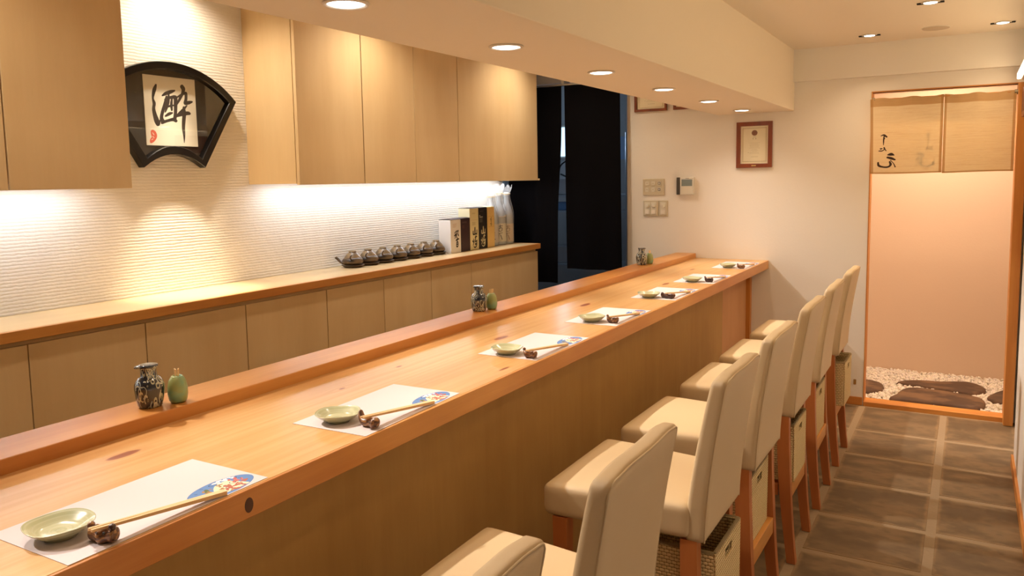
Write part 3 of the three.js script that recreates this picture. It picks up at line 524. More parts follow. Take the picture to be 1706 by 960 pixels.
// ---------------------------------------------------------------- place settings
{
  const Y = 0.9242;
  const matTex = canvasTex(1024, 568, (c, w, h) => {   // u along the counter (right = far), v across (bottom = guest side)
    c.fillStyle = '#d8cdce'; c.fillRect(0, 0, w, h);
    c.save(); c.beginPath(); c.ellipse(822, 468, 186, 92, -0.04, 0, 6.3); c.clip();
    c.fillStyle = '#5f86bf'; c.fillRect(560, 300, 464, 268);
    c.fillStyle = '#3f62a0'; c.fillRect(820, 330, 200, 50);
    c.fillStyle = '#ece0bf'; c.beginPath(); c.moveTo(740, 540); c.quadraticCurveTo(800, 380, 900, 420); c.lineTo(940, 540); c.fill();
    c.fillStyle = '#f4f2ef'; for (let i = 0; i < 12; i++) { c.beginPath(); c.ellipse(840 + i * 12, 395 + 12 * Math.sin(i * 1.7), 16, 9, i, 0, 6.3); c.fill(); }
    c.fillStyle = '#b0634f'; for (let i = 0; i < 26; i++) { c.beginPath(); c.ellipse(rr(820, 1000), rr(460, 555), rr(8, 22), rr(4, 10), rnd() * 3, 0, 6.3); c.fill(); }
    c.fillStyle = '#d9695f'; for (let i = 0; i < 8; i++) { c.beginPath(); c.ellipse(rr(900, 960), rr(420, 470), 12, 7, rnd() * 3, 0, 6.3); c.fill(); }
    c.fillStyle = '#5d6b3c'; c.beginPath(); c.ellipse(752, 450, 12, 34, 0.5, 0, 6.3); c.fill();
    c.fillStyle = '#a97f52'; for (let i = 0; i < 12; i++) { c.beginPath(); c.ellipse(rr(720, 860), rr(430, 540), rr(6, 18), rr(4, 8), rnd() * 3, 0, 6.3); c.fill(); }
    c.strokeStyle = '#2f3550'; c.lineWidth = 3; for (let i = 0; i < 18; i++) { c.beginPath(); c.arc(rr(650, 990), rr(390, 550), rr(6, 16), rnd() * 6, rnd() * 6 + 2); c.stroke(); }
    c.restore(); c.strokeStyle = '#5a7db5'; c.lineWidth = 4; c.beginPath(); c.ellipse(822, 468, 186, 92, -0.04, 0, 6.3); c.stroke();
  });
  const matM = std({ map: matTex, roughness: 0.8 });
  // local of a setting: x across (towards the guest +), z along; mat local box laid so that the print lies far and near the guest
  const mg = new THREE.BoxGeometry(0.400, 0.0008, 0.222, 20, 1, 10).rotateY(Math.PI / 2);
  const dishTex = canvasTex(512, 512, (c, w, h) => {
    c.fillStyle = '#bfc09a'; c.fillRect(0, 0, w, h); c.lineWidth = 14;
    for (let i = 0; i < 60; i++) { c.globalAlpha = 0.25; c.strokeStyle = i % 2 ? '#a3aa80' : '#dcdabf'; c.lineWidth = rr(6, 26); c.beginPath(); const y = rnd() * h; c.moveTo(0, y); c.bezierCurveTo(150, y + rr(-40, 40), 350, y + rr(-40, 40), w, y + rr(-20, 20)); c.stroke(); }
  });
  const dishM = phy({ map: dishTex, roughness: 0.22, clearcoat: 0.8, clearcoatRoughness: 0.1 });
  const dish = lathe([[0, 0.003], [0.022, 0.003], [0.024, 0.0], [0.028, 0.0], [0.030, 0.004], [0.044, 0.012], [0.053, 0.021], [0.0545, 0.0225], [0.053, 0.0235], [0.046, 0.019], [0.034, 0.0115], [0.026, 0.009], [0.012, 0.0085], [0, 0.009]], 48);
  { const p = dish.attributes.position; for (let i = 0; i < p.count; i++) { const a = Math.atan2(p.getZ(i), p.getX(i)), r = Math.hypot(p.getX(i), p.getZ(i)), k = 1 + 0.02 * Math.sin(a * 2 + 1) + 0.01 * Math.sin(a * 5); p.setXYZ(i, p.getX(i) * k, p.getY(i) + 0.0015 * Math.sin(a * 3) * sat((r - 0.03) / 0.02), p.getZ(i) * k); } dish.computeVertexNormals(); }
  const restTex = tex(128, 128, (u, v) => mixc(mixc(s8(96, 58, 38), s8(168, 122, 72), sm(0.35, 0.7, fbm(u, v, 6, 6, 5, 4))), s8(44, 26, 22), sm(0.55, 0.75, fbm(u, v, 5, 5, 15, 3))));
  const restM = phy({ map: restTex, roughness: 0.35, clearcoat: 0.5, clearcoatRoughness: 0.2 }), restDark = phy({ color: 0x3d201a, roughness: 0.35, clearcoat: 0.6, clearcoatRoughness: 0.2 });
  // rest body: a lumpy boat, x across the sticks, saddle in the middle
  const restGeo = (len, tail, seedv) => softBox(len, 0.022, 0.026, 0.0105, 22, 6, 8, (q) => {
    const u = q.x / (len / 2), top = sat(q.y / 0.011 * 0.5 + 0.5);
    q.y += top * (0.008 * u * u - 0.002) + tail * 0.012 * sm(-0.35, -1, u) ; q.z *= 1 - 0.45 * tail * sm(-0.2, -1, u) + 0.10 * Math.sin(u * 7 + seedv); q.y *= 1 + 0.08 * Math.sin(u * 9 + seedv); q.z += 0.002 * Math.sin(u * 5 + seedv * 2);
  }).translate(0, 0.0112, 0);
  const ball = (r, x, y, z) => new THREE.SphereGeometry(r, 14, 10).translate(x, y, z);
  const stickG = (() => { const g = new THREE.BoxGeometry(0.0078, 0.0068, 0.25, 1, 1, 8), p = g.attributes.position; for (let i = 0; i < p.count; i++) { const k = mix(0.62, 1.1, (0.125 - p.getZ(i)) / 0.25); p.setXY(i, p.getX(i) * k, p.getY(i) * k); } g.computeVertexNormals(); return metric(g.toNonIndexed(), 2); })();
  const stickM = std({ map: woodTex(s8(236, 204, 158), s8(214, 172, 118), 95, 0.5, 0.05, 10), roughness: 0.65 });
  //        mat near edge, dish, rest (x, z, turn), far stick end (x, z), kind of rest
  const S = [
    [-0.645, [-1.282, -0.700], [-1.196, -0.722, 0.28], [-1.178, -0.955], 'animal'],
    [-1.324, [-1.300, -1.386], [-1.205, -1.386, -0.15], [-1.183, -1.612], 'leaf'],
    [-2.155, [-1.305, -2.200], [-1.206, -2.180, 0.1], [-1.184, -2.435], 'boat'],
    [-2.80, [-1.296, -2.858], [-1.207, -2.862, 0.1], [-1.186, -3.085], 'boat'],
    [-3.51, [-1.312, -3.552], [-1.218, -3.556, 0.0], [-1.182, -3.800], 'long'],
    [-4.135, [-1.296, -4.185], [-1.207, -4.200, 0.1], [-1.183, -4.430], 'boat'],
    [-4.87, [-1.296, -4.922], [-1.207, -4.896, 0.1], [-1.183, -5.125], 'boat']];
  const kinds = { animal: 'lumpy brown pottery chopstick rest with two ears', leaf: 'brown pottery chopstick rest with a long upturned tail', boat: 'brown boat-shaped pottery chopstick rest', long: 'long dark brown pottery chopstick rest' };
  S.forEach(([z0, d, r, e, kind], i) => {
    const n = ORD[6 - i] + ' place from the doorway wall';
    const m = one('place_mat', mg, matM, `white paper place mat with a printed oval picture, ${n}`, 'place mat', 'place mats on the bar counter');
    m.position.set(-1.281, Y + 0.0004, z0 - 0.2); m.rotation.y = [0.01, 0.03, 0.0, 0.01, 0.02, 0.02, 0.03][i];
    const dd = one('sauce_dish', dish, dishM, `small round celadon sauce dish, ${n}`, 'dish', 'sauce dishes on the place mats');
    dd.position.set(d[0], Y + 0.001, d[1]); dd.rotation.y = i * 1.3 + 0.4;
    const t = thing('chopstick_rest', `${kinds[kind]}, ${n}`, 'chopstick rest', [r[0], Y + 0.001, r[1]], r[2], 'chopstick rests on the place mats');
    if (kind === 'animal') { part('body', restGeo(0.052, 0, 1), restM, t); part('ear', ball(0.0062, -0.019, 0.0275, 0.004), restM, t); part('ear', ball(0.0062, 0.021, 0.0275, 0.004), restDark, t); part('eye', ball(0.0026, 0.012, 0.020, 0.0125), M.dark, t); }
    else if (kind === 'leaf') { part('body', restGeo(0.066, 1, 2), restM, t); part('head', ball(0.0105, 0.026, 0.0165, 0.001), restM, t); }
    else if (kind === 'long') { part('body', restGeo(0.066, 0.3, 3), restDark, t); part('head', ball(0.0095, 0.028, 0.0165, 0), restM, t); }
    else { part('body', restGeo(0.048, 0.4, 3 + i), i === 5 ? restDark : restM, t); part('tail', ball(0.0052, -0.021, 0.0275, 0), restM, t); }
    // joined pair of sticks: thin end on the rest, thick end on the mat
    const a = V(r[0], Y + 0.0285, r[1] + 0.022), b = V(e[0], Y + 0.0046, e[1]), dir = b.clone().sub(a), mid = a.clone().addScaledVector(dir.clone().normalize(), 0.125);
    const end = a.clone().addScaledVector(dir.clone().normalize(), 0.25); // far end height follows the slope
    const c = thing('chopsticks', `pair of pale wooden chopsticks on a rest, ${n}`, 'chopsticks', [0, 0, 0], 0, 'chopsticks on the place mats');
    const lift = (Y + 0.0047) - (end.y); // settle the far end on the mat
    end.y += lift; const ax = end.clone().sub(a).normalize(), yaw = Math.atan2(-ax.x, -ax.z), pitch = Math.asin(ax.y);
    c.position.copy(a).addScaledVector(ax, 0.125); c.rotation.order = 'YXZ'; c.rotation.set(pitch, yaw, 0);
    for (const s of [-1, 1]) { const q = part('stick', stickG, stickM, c); q.position.x = s * 0.0036; q.rotation.y = s * 0.006; }
  });
}

// ---------------------------------------------------------------- bar stools and woven baskets
{
  const leather = std({ color: hex(0).setRGB(0.67, 0.51, 0.30), roughness: 0.42, bumpMap: tex(256, 256, (u, v) => fbm(u, v, 60, 60, 9, 2), 0.12, 0.12, false), bumpScale: 0.0003 });
  // local frame: -x faces the counter, origin on the floor under x = -0.75
  const OX = -0.75, X = (x) => x - OX;
  const seat = softBox(0.404, 0.090, 0.440, 0.022, 30, 12, 30, (q) => {
    const u = q.x / 0.202, w = q.z / 0.22; if (q.y > 0) q.y += 0.014 * (1 - u * u) * (1 - w * w);
    q.z *= 1 - 0.16 * sm(-1, 1, u);
  }).translate(X(-0.780), 0.628, 0);
  const bt = 0.052, bh = 0.43, bw = 0.365, y0 = 0.575;
  const bend = (q) => {
    const v = sat((q.y + bh / 2) / bh), w = q.z / (bw / 2);
    q.x *= mix(1.12, 0.78, v);
    q.x += 0.060 * Math.pow(v, 1.5) - 0.004 + 0.010 * (1 - w * w) * sm(0.1, 0.9, v);
    q.y -= 0.012 * sm(0.35, 1, Math.abs(w)) ** 2 * sm(0.6, 1, v) - 0.010 * sm(0.6, 1, v);
    q.z *= mix(0.97, 1.0, v);
  };
  const back = softBox(bt, bh, bw, 0.016, 8, 30, 26, bend).translate(X(-0.566), y0 + bh / 2, 0);
  // piping along the rear edge
  const pipe = []; const P = (y, z) => { const q = V(bt / 2 - 0.003, y, z); bend(q); return [q.x + X(-0.566), q.y + y0 + bh / 2, q.z]; };
  const hh = bh / 2 - 0.006, ww = bw / 2 - 0.006;
  for (let i = 0; i <= 10; i++) pipe.push(P(mix(-hh, hh - 0.01, i / 10), ww));
  for (let i = 0; i <= 12; i++) pipe.push(P(hh, mix(ww - 0.01, -ww + 0.01, i / 12)));
  for (let i = 0; i <= 10; i++) pipe.push(P(mix(hh - 0.01, -hh, i / 10), -ww));
  const piping = tube(pipe, 0.0022, 90, 6);
  const legFront = (s) => { const g = new THREE.BoxGeometry(0.042, 0.585, 0.042, 1, 6, 1), p = g.attributes.position; for (let i = 0; i < p.count; i++) { const v = p.getY(i) / 0.585 + 0.5, k = mix(0.72, 1, v); p.setXYZ(i, p.getX(i) * k, p.getY(i), p.getZ(i) * k); } g.translate(X(-0.930), 0.2925, s * 0.193); g.computeVertexNormals(); return metric(g, 1); };
  const legRear = (s) => { const g = new THREE.BoxGeometry(0.044, 0.580, 0.036, 1, 16, 1), p = g.attributes.position; for (let i = 0; i < p.count; i++) { const v = p.getY(i) / 0.58 + 0.5, k = mix(0.74, 1, sm(0, 0.7, v)); p.setXYZ(i, p.getX(i) * k + 0.040 * Math.pow(sat(1 - v), 1.8), p.getY(i), p.getZ(i) * mix(0.9, 1, v) + s * 0.004 * (1 - v)); } g.translate(X(-0.585), 0.290, s * 0.156); const q = metric(g, 1); q.computeVertexNormals(); return q; };
  const railR = box(-0.012, 0.012, 0.250, 0.3062, -0.140, 0.140, 0.002, 2).translate(X(-0.566), 0, 0), railF = box(-0.011, 0.011, 0.200, 0.245, -0.176, 0.176, 0.002, 2).translate(X(-0.930), 0, 0);
  const railS = (s) => box(X(-0.915), X(-0.600), 0.262, 0.3062, s * 0.158 - 0.010, s * 0.158 + 0.010, 0.002, 0);
  const shelfBar = (s) => box(X(-0.915) , X(-0.5925), 0.268, 0.3062, s * 0.07 - 0.009, s * 0.07 + 0.009, 0.002, 0);
  const fit = box(X(-0.918), X(-0.60), 0.575, 0.588, -0.14, 0.14, 0.002, 0);

  // woven rope
  const weave = tex(256, 256, (u, v) => {
    const r = Math.floor(v * 12), x = u * 8 + (r % 2) * 0.5, fx = x - Math.floor(x), fy = v * 12 - r;
    const strand = Math.pow(Math.sin(Math.PI * fy), 0.5) * Math.pow(Math.sin(Math.PI * fx), 0.35), n = fbm(u, v, 40, 60, 3, 2);
    return mixc(s8(146, 110, 62), mixc(s8(232, 204, 146), s8(246, 224, 174), n), sm(0.15, 0.6, strand));
  }, 0.11, 0.11);
  const weaveB = tex(256, 256, (u, v) => { const r = Math.floor(v * 12), x = u * 8 + (r % 2) * 0.5, fx = x - Math.floor(x), fy = v * 12 - r; return Math.pow(Math.sin(Math.PI * fy), 0.5) * Math.pow(Math.sin(Math.PI * fx), 0.35); }, 0.11, 0.11, false);
  const rope = std({ map: weave, bumpMap: weaveB, bumpScale: 0.003, roughness: 0.85 });
  const panel = (w, h, hole) => {
    const s = new THREE.Shape(); s.moveTo(-w / 2 + 0.008, 0); s.lineTo(w / 2 - 0.008, 0); s.lineTo(w / 2, h); s.lineTo(-w / 2, h); s.closePath();
    if (hole) { const p = new THREE.Path(); p.moveTo(-0.036, h - 0.052); p.lineTo(0.036, h - 0.052); p.lineTo(0.036, h - 0.024); p.lineTo(-0.036, h - 0.024); p.closePath(); s.holes.push(p); }
    return metric(new THREE.ExtrudeGeometry(s, { depth: 0.008, bevelEnabled: true, bevelSize: 0.0015, bevelThickness: 0.0015, bevelSegments: 1 }).translate(0, 0, -0.004), 0);
  };
  const BW = 0.250, BD = 0.265, BH = 0.225;
  const makeBasket = (label, pos) => {
    const t = thing('woven_basket', label, 'basket', pos, 0, 'woven baskets under the stools');
    part('side', panel(BW, BH, true).rotateY(Math.PI / 2).translate(BD / 2, 0, 0), rope, t); part('side', panel(BW, BH, true).rotateY(-Math.PI / 2).translate(-BD / 2, 0, 0), rope, t);
    for (const s of [-1, 1]) part('side', panel(BD, BH, false).rotateY(s < 0 ? Math.PI : 0).translate(0, 0, s * (BW / 2 - 0.004)), rope, t);
    part('bottom', box(-BD / 2 + 0.008, BD / 2 - 0.008, 0, 0.008, -BW / 2 + 0.01, BW / 2 - 0.01, 0.002, 0), rope, t);
    const a = BD / 2, b = BW / 2 - 0.003; part('rim', strip([tube([[a, BH, -b], [a, BH, b]], 0.0055, 20, 8), tube([[-a, BH, -b], [-a, BH, b]], 0.0055, 20, 8), tube([[-a, BH, b], [a, BH, b]], 0.0055, 20, 8), tube([[-a, BH, -b], [a, BH, -b]], 0.0055, 20, 8)]), rope, t, 'braided rim');
    return t;
  };
  const zs = [-0.75, -1.325, -2.045, -2.60, -3.22, -3.79, -4.39];
  let s0, b0;
  zs.forEach((z, i) => {
    const n = ORD[6 - i] + ' from the pebble alcove', label = `beige upholstered bar stool with brown wooden legs, ${n}`;
    if (!i) {
      s0 = thing('bar_stool', label, 'stool', [OX, 0, z], 0, 'bar stools along the counter');
      part('seat', seat, leather, s0, 'beige padded seat'); const b = part('backrest', back, leather, s0, 'beige padded back'); part('piping', piping, leather, b);
      for (const s of [1, -1]) { part('leg', legFront(s), M.alder, s0); part('leg', legRear(s), M.alder, s0); part('stretcher', railS(s), M.alder, s0); part('basket_bar', shelfBar(s), M.alder, s0); }
      part('stretcher', railR, M.pine, s0, 'pale rear stretcher'); part('stretcher', railF, M.alder, s0); part('seat_board', fit, M.alder, s0);
    } else copyOf(s0, 'bar_stool', label, [OX, 0, z], [0, 0.01, 0, -0.01, 0.0, 0.01, 0.0][i]);
    if (i) {
      const lb = `cream woven rope basket under the bar stool, ${n}`, px = [0, 0, 0.035, -0.008, 0.012, 0, 0.045][i], pos = [OX + X(-0.700) + px, 0.3080, z];
      if (!b0) b0 = makeBasket(lb, pos); else copyOf(b0, 'woven_basket', lb, pos);
    }
  });
}

// ---------------------------------------------------------------- things on the far wall
const certTex = canvasTex(512, 720, (c, w, h) => {
  c.fillStyle = '#f6edd0'; c.fillRect(0, 0, w, h); c.strokeStyle = '#b9a878'; c.lineWidth = 7; c.strokeRect(44, 46, w - 88, h - 92); c.strokeStyle = '#d8c898'; c.lineWidth = 3; c.strokeRect(56, 58, w - 112, h - 116);
  c.fillStyle = '#7d4c36'; c.beginPath(); c.arc(w / 2, 138, 52, 0, 7); c.fill(); c.strokeStyle = '#b08a6a'; c.lineWidth = 4; for (const r of [44, 32, 16]) { c.beginPath(); c.arc(w / 2, 138, r, 0, 7); c.stroke(); }
  c.fillStyle = '#8c7a55'; c.fillRect(w / 2 - 30, 212, 60, 5); c.fillRect(w / 2 - 32, 240, 14, 14); c.fillRect(w / 2 + 16, 240, 14, 14);
  for (let i = 0; i < 11; i++) { c.globalAlpha = 0.5; c.fillStyle = '#9d8f66'; const ww = rr(90, 200); c.fillRect(w / 2 - ww / 2, 320 + i * 20, ww, 4); } c.globalAlpha = 0.6; c.fillRect(w / 2 - 60, 580, 130, 6); c.fillRect(w / 2 - 120, 500, 24, 6); c.globalAlpha = 1;
});
function framed(name, label, x0, x1, y0, y1, pr, fw, plate) {
  const t = thing(name, label, 'certificate', [(x0 + x1) / 2, y0, ZF], 0), w = x1 - x0, h = y1 - y0;
  const s = new THREE.Shape(); s.moveTo(-w / 2, 0); s.lineTo(w / 2, 0); s.lineTo(w / 2, h); s.lineTo(-w / 2, h); s.closePath();
  const p = new THREE.Path(); p.moveTo(-w / 2 + fw, fw); p.lineTo(-w / 2 + fw, h - fw); p.lineTo(w / 2 - fw, h - fw); p.lineTo(w / 2 - fw, fw); p.closePath(); s.holes.push(p);
  part('frame', metric(new THREE.ExtrudeGeometry(s, { depth: 0.010, bevelEnabled: true, bevelSize: 0.003, bevelThickness: 0.005, bevelSegments: 3, bevelOffset: -0.003 }).translate(0, 0, 0.0055), 1), M.mahogany, t, 'reddish brown wooden frame');
  part('print', new THREE.BoxGeometry(w - 2 * fw + 0.006, h - 2 * fw + 0.006, 0.002).translate(0, h / 2, 0.004), std({ map: pr, roughness: 0.8 }), t, 'cream certificate with a round brown emblem');
  part('glass', new THREE.BoxGeometry(w - 2 * fw + 0.004, h - 2 * fw + 0.004, 0.0015).translate(0, h / 2, 0.009), phy({ transmission: 1, thickness: 0, roughness: 0.03, ior: 1.45 }), t, 'clear glass');
  if (plate) part('name_plate', new THREE.BoxGeometry(0.030, 0.009, 0.001).translate(0, fw / 2, 0.0212), std({ color: 0xd8b978, roughness: 0.35, metalness: 0.5 }), t, 'small brass plate');
  t.rotation.z = 0; return t;
}
framed('certificate_frame', 'brown framed certificate hanging on the wall beside the doorway', -1.381, -1.144, 1.550, 1.857, certTex, 0.028, true);
framed('certificate_frame', 'brown framed certificate high on the wall beside the black curtain', -2.116, -1.872, 1.967, 2.20, certTex, 0.018);
framed('certificate_frame', 'brown framed certificate high on the wall, half hidden by the soffit', -1.826, -1.60, 1.968, 2.20, certTex, 0.018);
{
  const plate = (t, w, h) => part('plate', new RoundedBoxGeometry(w, h, 0.009, 3, 0.004).translate(0, h / 2, 0.0046), M.creamPlastic, t);
  const a = thing('switch_plate', 'wide cream switch plate with six small switches', 'switch', [-1.9725, 1.367, ZF]); plate(a, 0.163, 0.119);
  for (let i = 0; i < 3; i++) for (let j = 0; j < 2; j++) { const b = part('switch', new RoundedBoxGeometry(0.026, 0.030, 0.004, 2, 0.0015).translate(-0.048 + i * 0.046, 0.040 + j * 0.044, 0.0108), M.whitePlastic, a); part('window', new THREE.BoxGeometry(0.010, 0.010, 0.0012).translate(-0.048 + i * 0.046, 0.042 + j * 0.044, 0.0133), i === 2 ? M.trimRing : M.creamPlastic, b); if (i === 2) part('surround', new THREE.BoxGeometry(0.018, 0.018, 0.0008).translate(-0.048 + i * 0.046, 0.042 + j * 0.044, 0.0129), M.grey, b); }
  const dim = (name, label, x, n, w) => { const t = thing(name, label, 'dimmer', [x, 1.215, ZF]); plate(t, w, 0.115); for (let i = 0; i < n; i++) { const u = (i - (n - 1) / 2) * 0.048; part('module', new RoundedBoxGeometry(0.042, 0.090, 0.003, 2, 0.001).translate(u, 0.0575, 0.0102), M.whitePlastic, t); const k = part('knob', lathe([[0, 0.012], [0.011, 0.012], [0.0135, 0.009], [0.0145, 0]], 24).rotateX(Math.PI / 2).translate(u, 0.076, 0.0118), M.whitePlastic, t); part('button', new RoundedBoxGeometry(0.030, 0.028, 0.005, 2, 0.0015).translate(u, 0.032, 0.0136), M.trimRing, t); } };
  dim('dimmer_plate', 'cream wall plate with two dimmer knobs', -1.994, 2, 0.114); dim('dimmer_plate', 'narrow cream wall plate with one dimmer knob', -1.9005, 1, 0.067);
  const r = thing('wall_controller', 'white wall controller with a grey display beside the switches', 'controller', [-1.733, 1.371, ZF]);
  part('case', new RoundedBoxGeometry(0.098, 0.122, 0.028, 3, 0.003).translate(0.0125, 0.061, 0.0142), std({ color: hex(0).setRGB(0.72, 0.69, 0.60), roughness: 0.4 }), r, 'white case');
  part('side_panel', new RoundedBoxGeometry(0.026, 0.122, 0.028, 3, 0.003).translate(-0.0495, 0.061, 0.0142), M.grey, r, 'dark side panel');
  part('display', new THREE.BoxGeometry(0.076, 0.046, 0.002).translate(0.013, 0.084, 0.0285), phy({ color: 0x6f7666, roughness: 0.15, clearcoat: 0.6 }), r, 'grey-green display');
  part('logo', new THREE.BoxGeometry(0.026, 0.003, 0.0005).translate(0.015, 0.1145, 0.0283), M.grey, r); part('flap', new RoundedBoxGeometry(0.080, 0.046, 0.0015, 1, 0.0006).translate(0.013, 0.031, 0.0287), M.whitePlastic, r);
  const h = thing('wall_hook', 'tiny brass hook low on the wall beside the doorway', 'hook', [-0.60, 0.135, ZF]); const br = std({ color: 0xb08a4a, roughness: 0.4, metalness: 0.7 });
  part('plate', new RoundedBoxGeometry(0.016, 0.034, 0.003, 2, 0.001).translate(0, 0.014, 0.0016), br, h); part('hook', tube([[0, 0.024, 0.003], [0, 0.018, 0.014], [0, 0.004, 0.016], [0, 0, 0.009]], 0.0028, 14, 8), br, h);
  const f = thing('wall_panel', 'dark brown wooden frame on the right wall by the batten lamp', 'frame', [0.285, 1.80, -5.05]);
  part('frame', box(-0.046, -0.0002, 0, 0.165, -0.27, 0.16, 0.003, 2), M.mahogany, f); part('inset', box(-0.048, -0.0455, 0.03, 0.135, -0.24, 0.13, 0, 1), std({ color: 0x7a4a2c, roughness: 0.6 }), f);
}
// ---------------------------------------------------------------- hemp door curtain
{
  const t = thing('door_curtain', 'short pale hemp door curtain with brushed black lettering over the alcove doorway', 'curtain', [0, 0, ZF + 0.046]);
  const base = (c, w, h) => {
    c.fillStyle = '#efdfbd'; c.fillRect(0, 0, w, h);
    for (let i = 0; i < 2600; i++) { c.globalAlpha = 0.10; c.fillStyle = rnd() > 0.5 ? '#f2dcb0' : '#b98f55'; c.fillRect(rnd() * w, rnd() * h, rr(20, 160), rr(0.8, 2.2)); }
    c.globalAlpha = 0.6; c.fillStyle = '#b98a4d'; c.fillRect(0, h - 12, w, 12); c.fillRect(0, 0, w, 64); c.fillRect(0, 0, 20, h); c.fillRect(w - 20, 0, 20, h); c.globalAlpha = 1;
  };
  const K = 512 / 0.393, tL = canvasTex(512, 600, (c, w, h) => {
    base(c, w, h); const Q = (L) => L.map(([x, y, q]) => [(x - 100) * 0.000344 * K, h - (854 - y) * 0.000386 * (h / 0.46), q * 0.55]);
    for (const s of [[[275, 250, 10], [320, 238, 22], [370, 270, 18]], [[325, 262, 16], [318, 320, 16], [315, 395, 8]], [[330, 290, 12], [338, 300, 8]], [[262, 450, 10], [292, 452, 12]], [[262, 466, 8], [280, 464, 8]], [[240, 490, 12], [290, 490, 14], [335, 462, 14]], [[325, 438, 18], [340, 465, 12], [360, 490, 8]], [[385, 552, 14], [435, 545, 40], [490, 560, 10]], [[380, 592, 24], [440, 608, 32], [505, 632, 18]], [[226, 675, 20], [236, 720, 26], [310, 745, 22], [395, 742, 26], [432, 710, 30], [416, 660, 18]], [[430, 640, 9], [480, 690, 9], [508, 745, 14]]]) brush(c, Q(s), '#3a2418');
  }), tR = canvasTex(512, 600, base);
  const cloth = (x0, x1, ph) => { const g = new THREE.BoxGeometry(x1 - x0, 0.46, 0.0016, 40, 24, 1), p = g.attributes.position; for (let i = 0; i < p.count; i++) { const v = 0.5 - p.getY(i) / 0.46, x = p.getX(i); p.setZ(i, p.getZ(i) + 0.006 * Math.sin(x * 22 + ph) * (0.4 + 0.6 * v) + 0.004 * Math.sin(x * 61 + ph) * Math.exp(-v * 6)); p.setY(i, p.getY(i) + 0.005 * Math.sin(x * 38 + ph) * Math.exp(-v * 14) - 0.003 * Math.cos(x * 9 + ph) * v); p.setX(i, x - 0.012 * (1 - v) * Math.sign(x0 + 0.16) * (x < 0 && x0 < -0.3 ? -1 : 0)); } g.computeVertexNormals(); return g.translate((x0 + x1) / 2, 1.727, 0); };
  const hm = (map) => phy({ map, roughness: 0.95, transmission: 0.35, thickness: 0 });
  part('panel', cloth(-0.538, -0.149, 0.4), hm(tL), t, 'left panel with black lettering'); part('panel', cloth(-0.147, 0.216, 2.1), hm(tR), t);
  part('rod', new THREE.CylinderGeometry(0.006, 0.006, 0.764, 12).rotateZ(Math.PI / 2).translate(-0.159, 1.951, -0.010), M.frameWood, t);
  const brM = std({ color: 0x8a7f68, roughness: 0.4, metalness: 0.4 });
  for (const x of [-0.533, 0.214]) part('bracket', new THREE.CylinderGeometry(0.014, 0.014, 0.016, 20).rotateZ(Math.PI / 2).translate(x, 1.951, -0.010), brM, t);
}
// ---------------------------------------------------------------- black kitchen curtain
{
  const t = thing('kitchen_curtain', 'long black split curtain hanging in the kitchen passage', 'curtain', [0, 0, ZF + 0.09]);
  const black = phy({ color: hex(0).setRGB(0.004, 0.0035, 0.0045), roughness: 1, specularIntensity: 0.15 });
  const cloth = (xa, xb, y0, ph, edge) => { const w = xb - xa, h = 2.19 - y0, g = new THREE.BoxGeometry(w, h, 0.002, 48, 30, 1), p = g.attributes.position; for (let i = 0; i < p.count; i++) { const v = 0.5 - p.getY(i) / h, x = p.getX(i), e = edge(v); const k = (x + w / 2) / w; p.setX(i, x + e[0] * (1 - k) + e[1] * k); p.setZ(i, p.getZ(i) + 0.012 * Math.sin(x * 26 + ph + v) * (0.3 + 0.7 * v)); } g.computeVertexNormals(); return g.translate((xa + xb) / 2, (y0 + 2.19) / 2, 0); };
  part('panel', cloth(-3.13, -2.665, 0.70, 0.3, (v) => [0.0, -0.03 * sm(0.2, 0.7, v) - 0.012 * v]), black, t); part('panel', cloth(-2.640, -2.196, 0.815, 1.9, (v) => [0.008 * v, 0.015 * v]), black, t);
  part('rod', new THREE.CylinderGeometry(0.009, 0.009, 1.02, 12).rotateZ(Math.PI / 2).translate(-2.69, 2.195, 0), M.steel, t);
  for (const x of [-3.1, -2.65, -2.23]) part('bracket', box(x - 0.012, x + 0.012, 2.20, 2.24, -0.0895, 0.012, 0.002), M.steel, t);
}
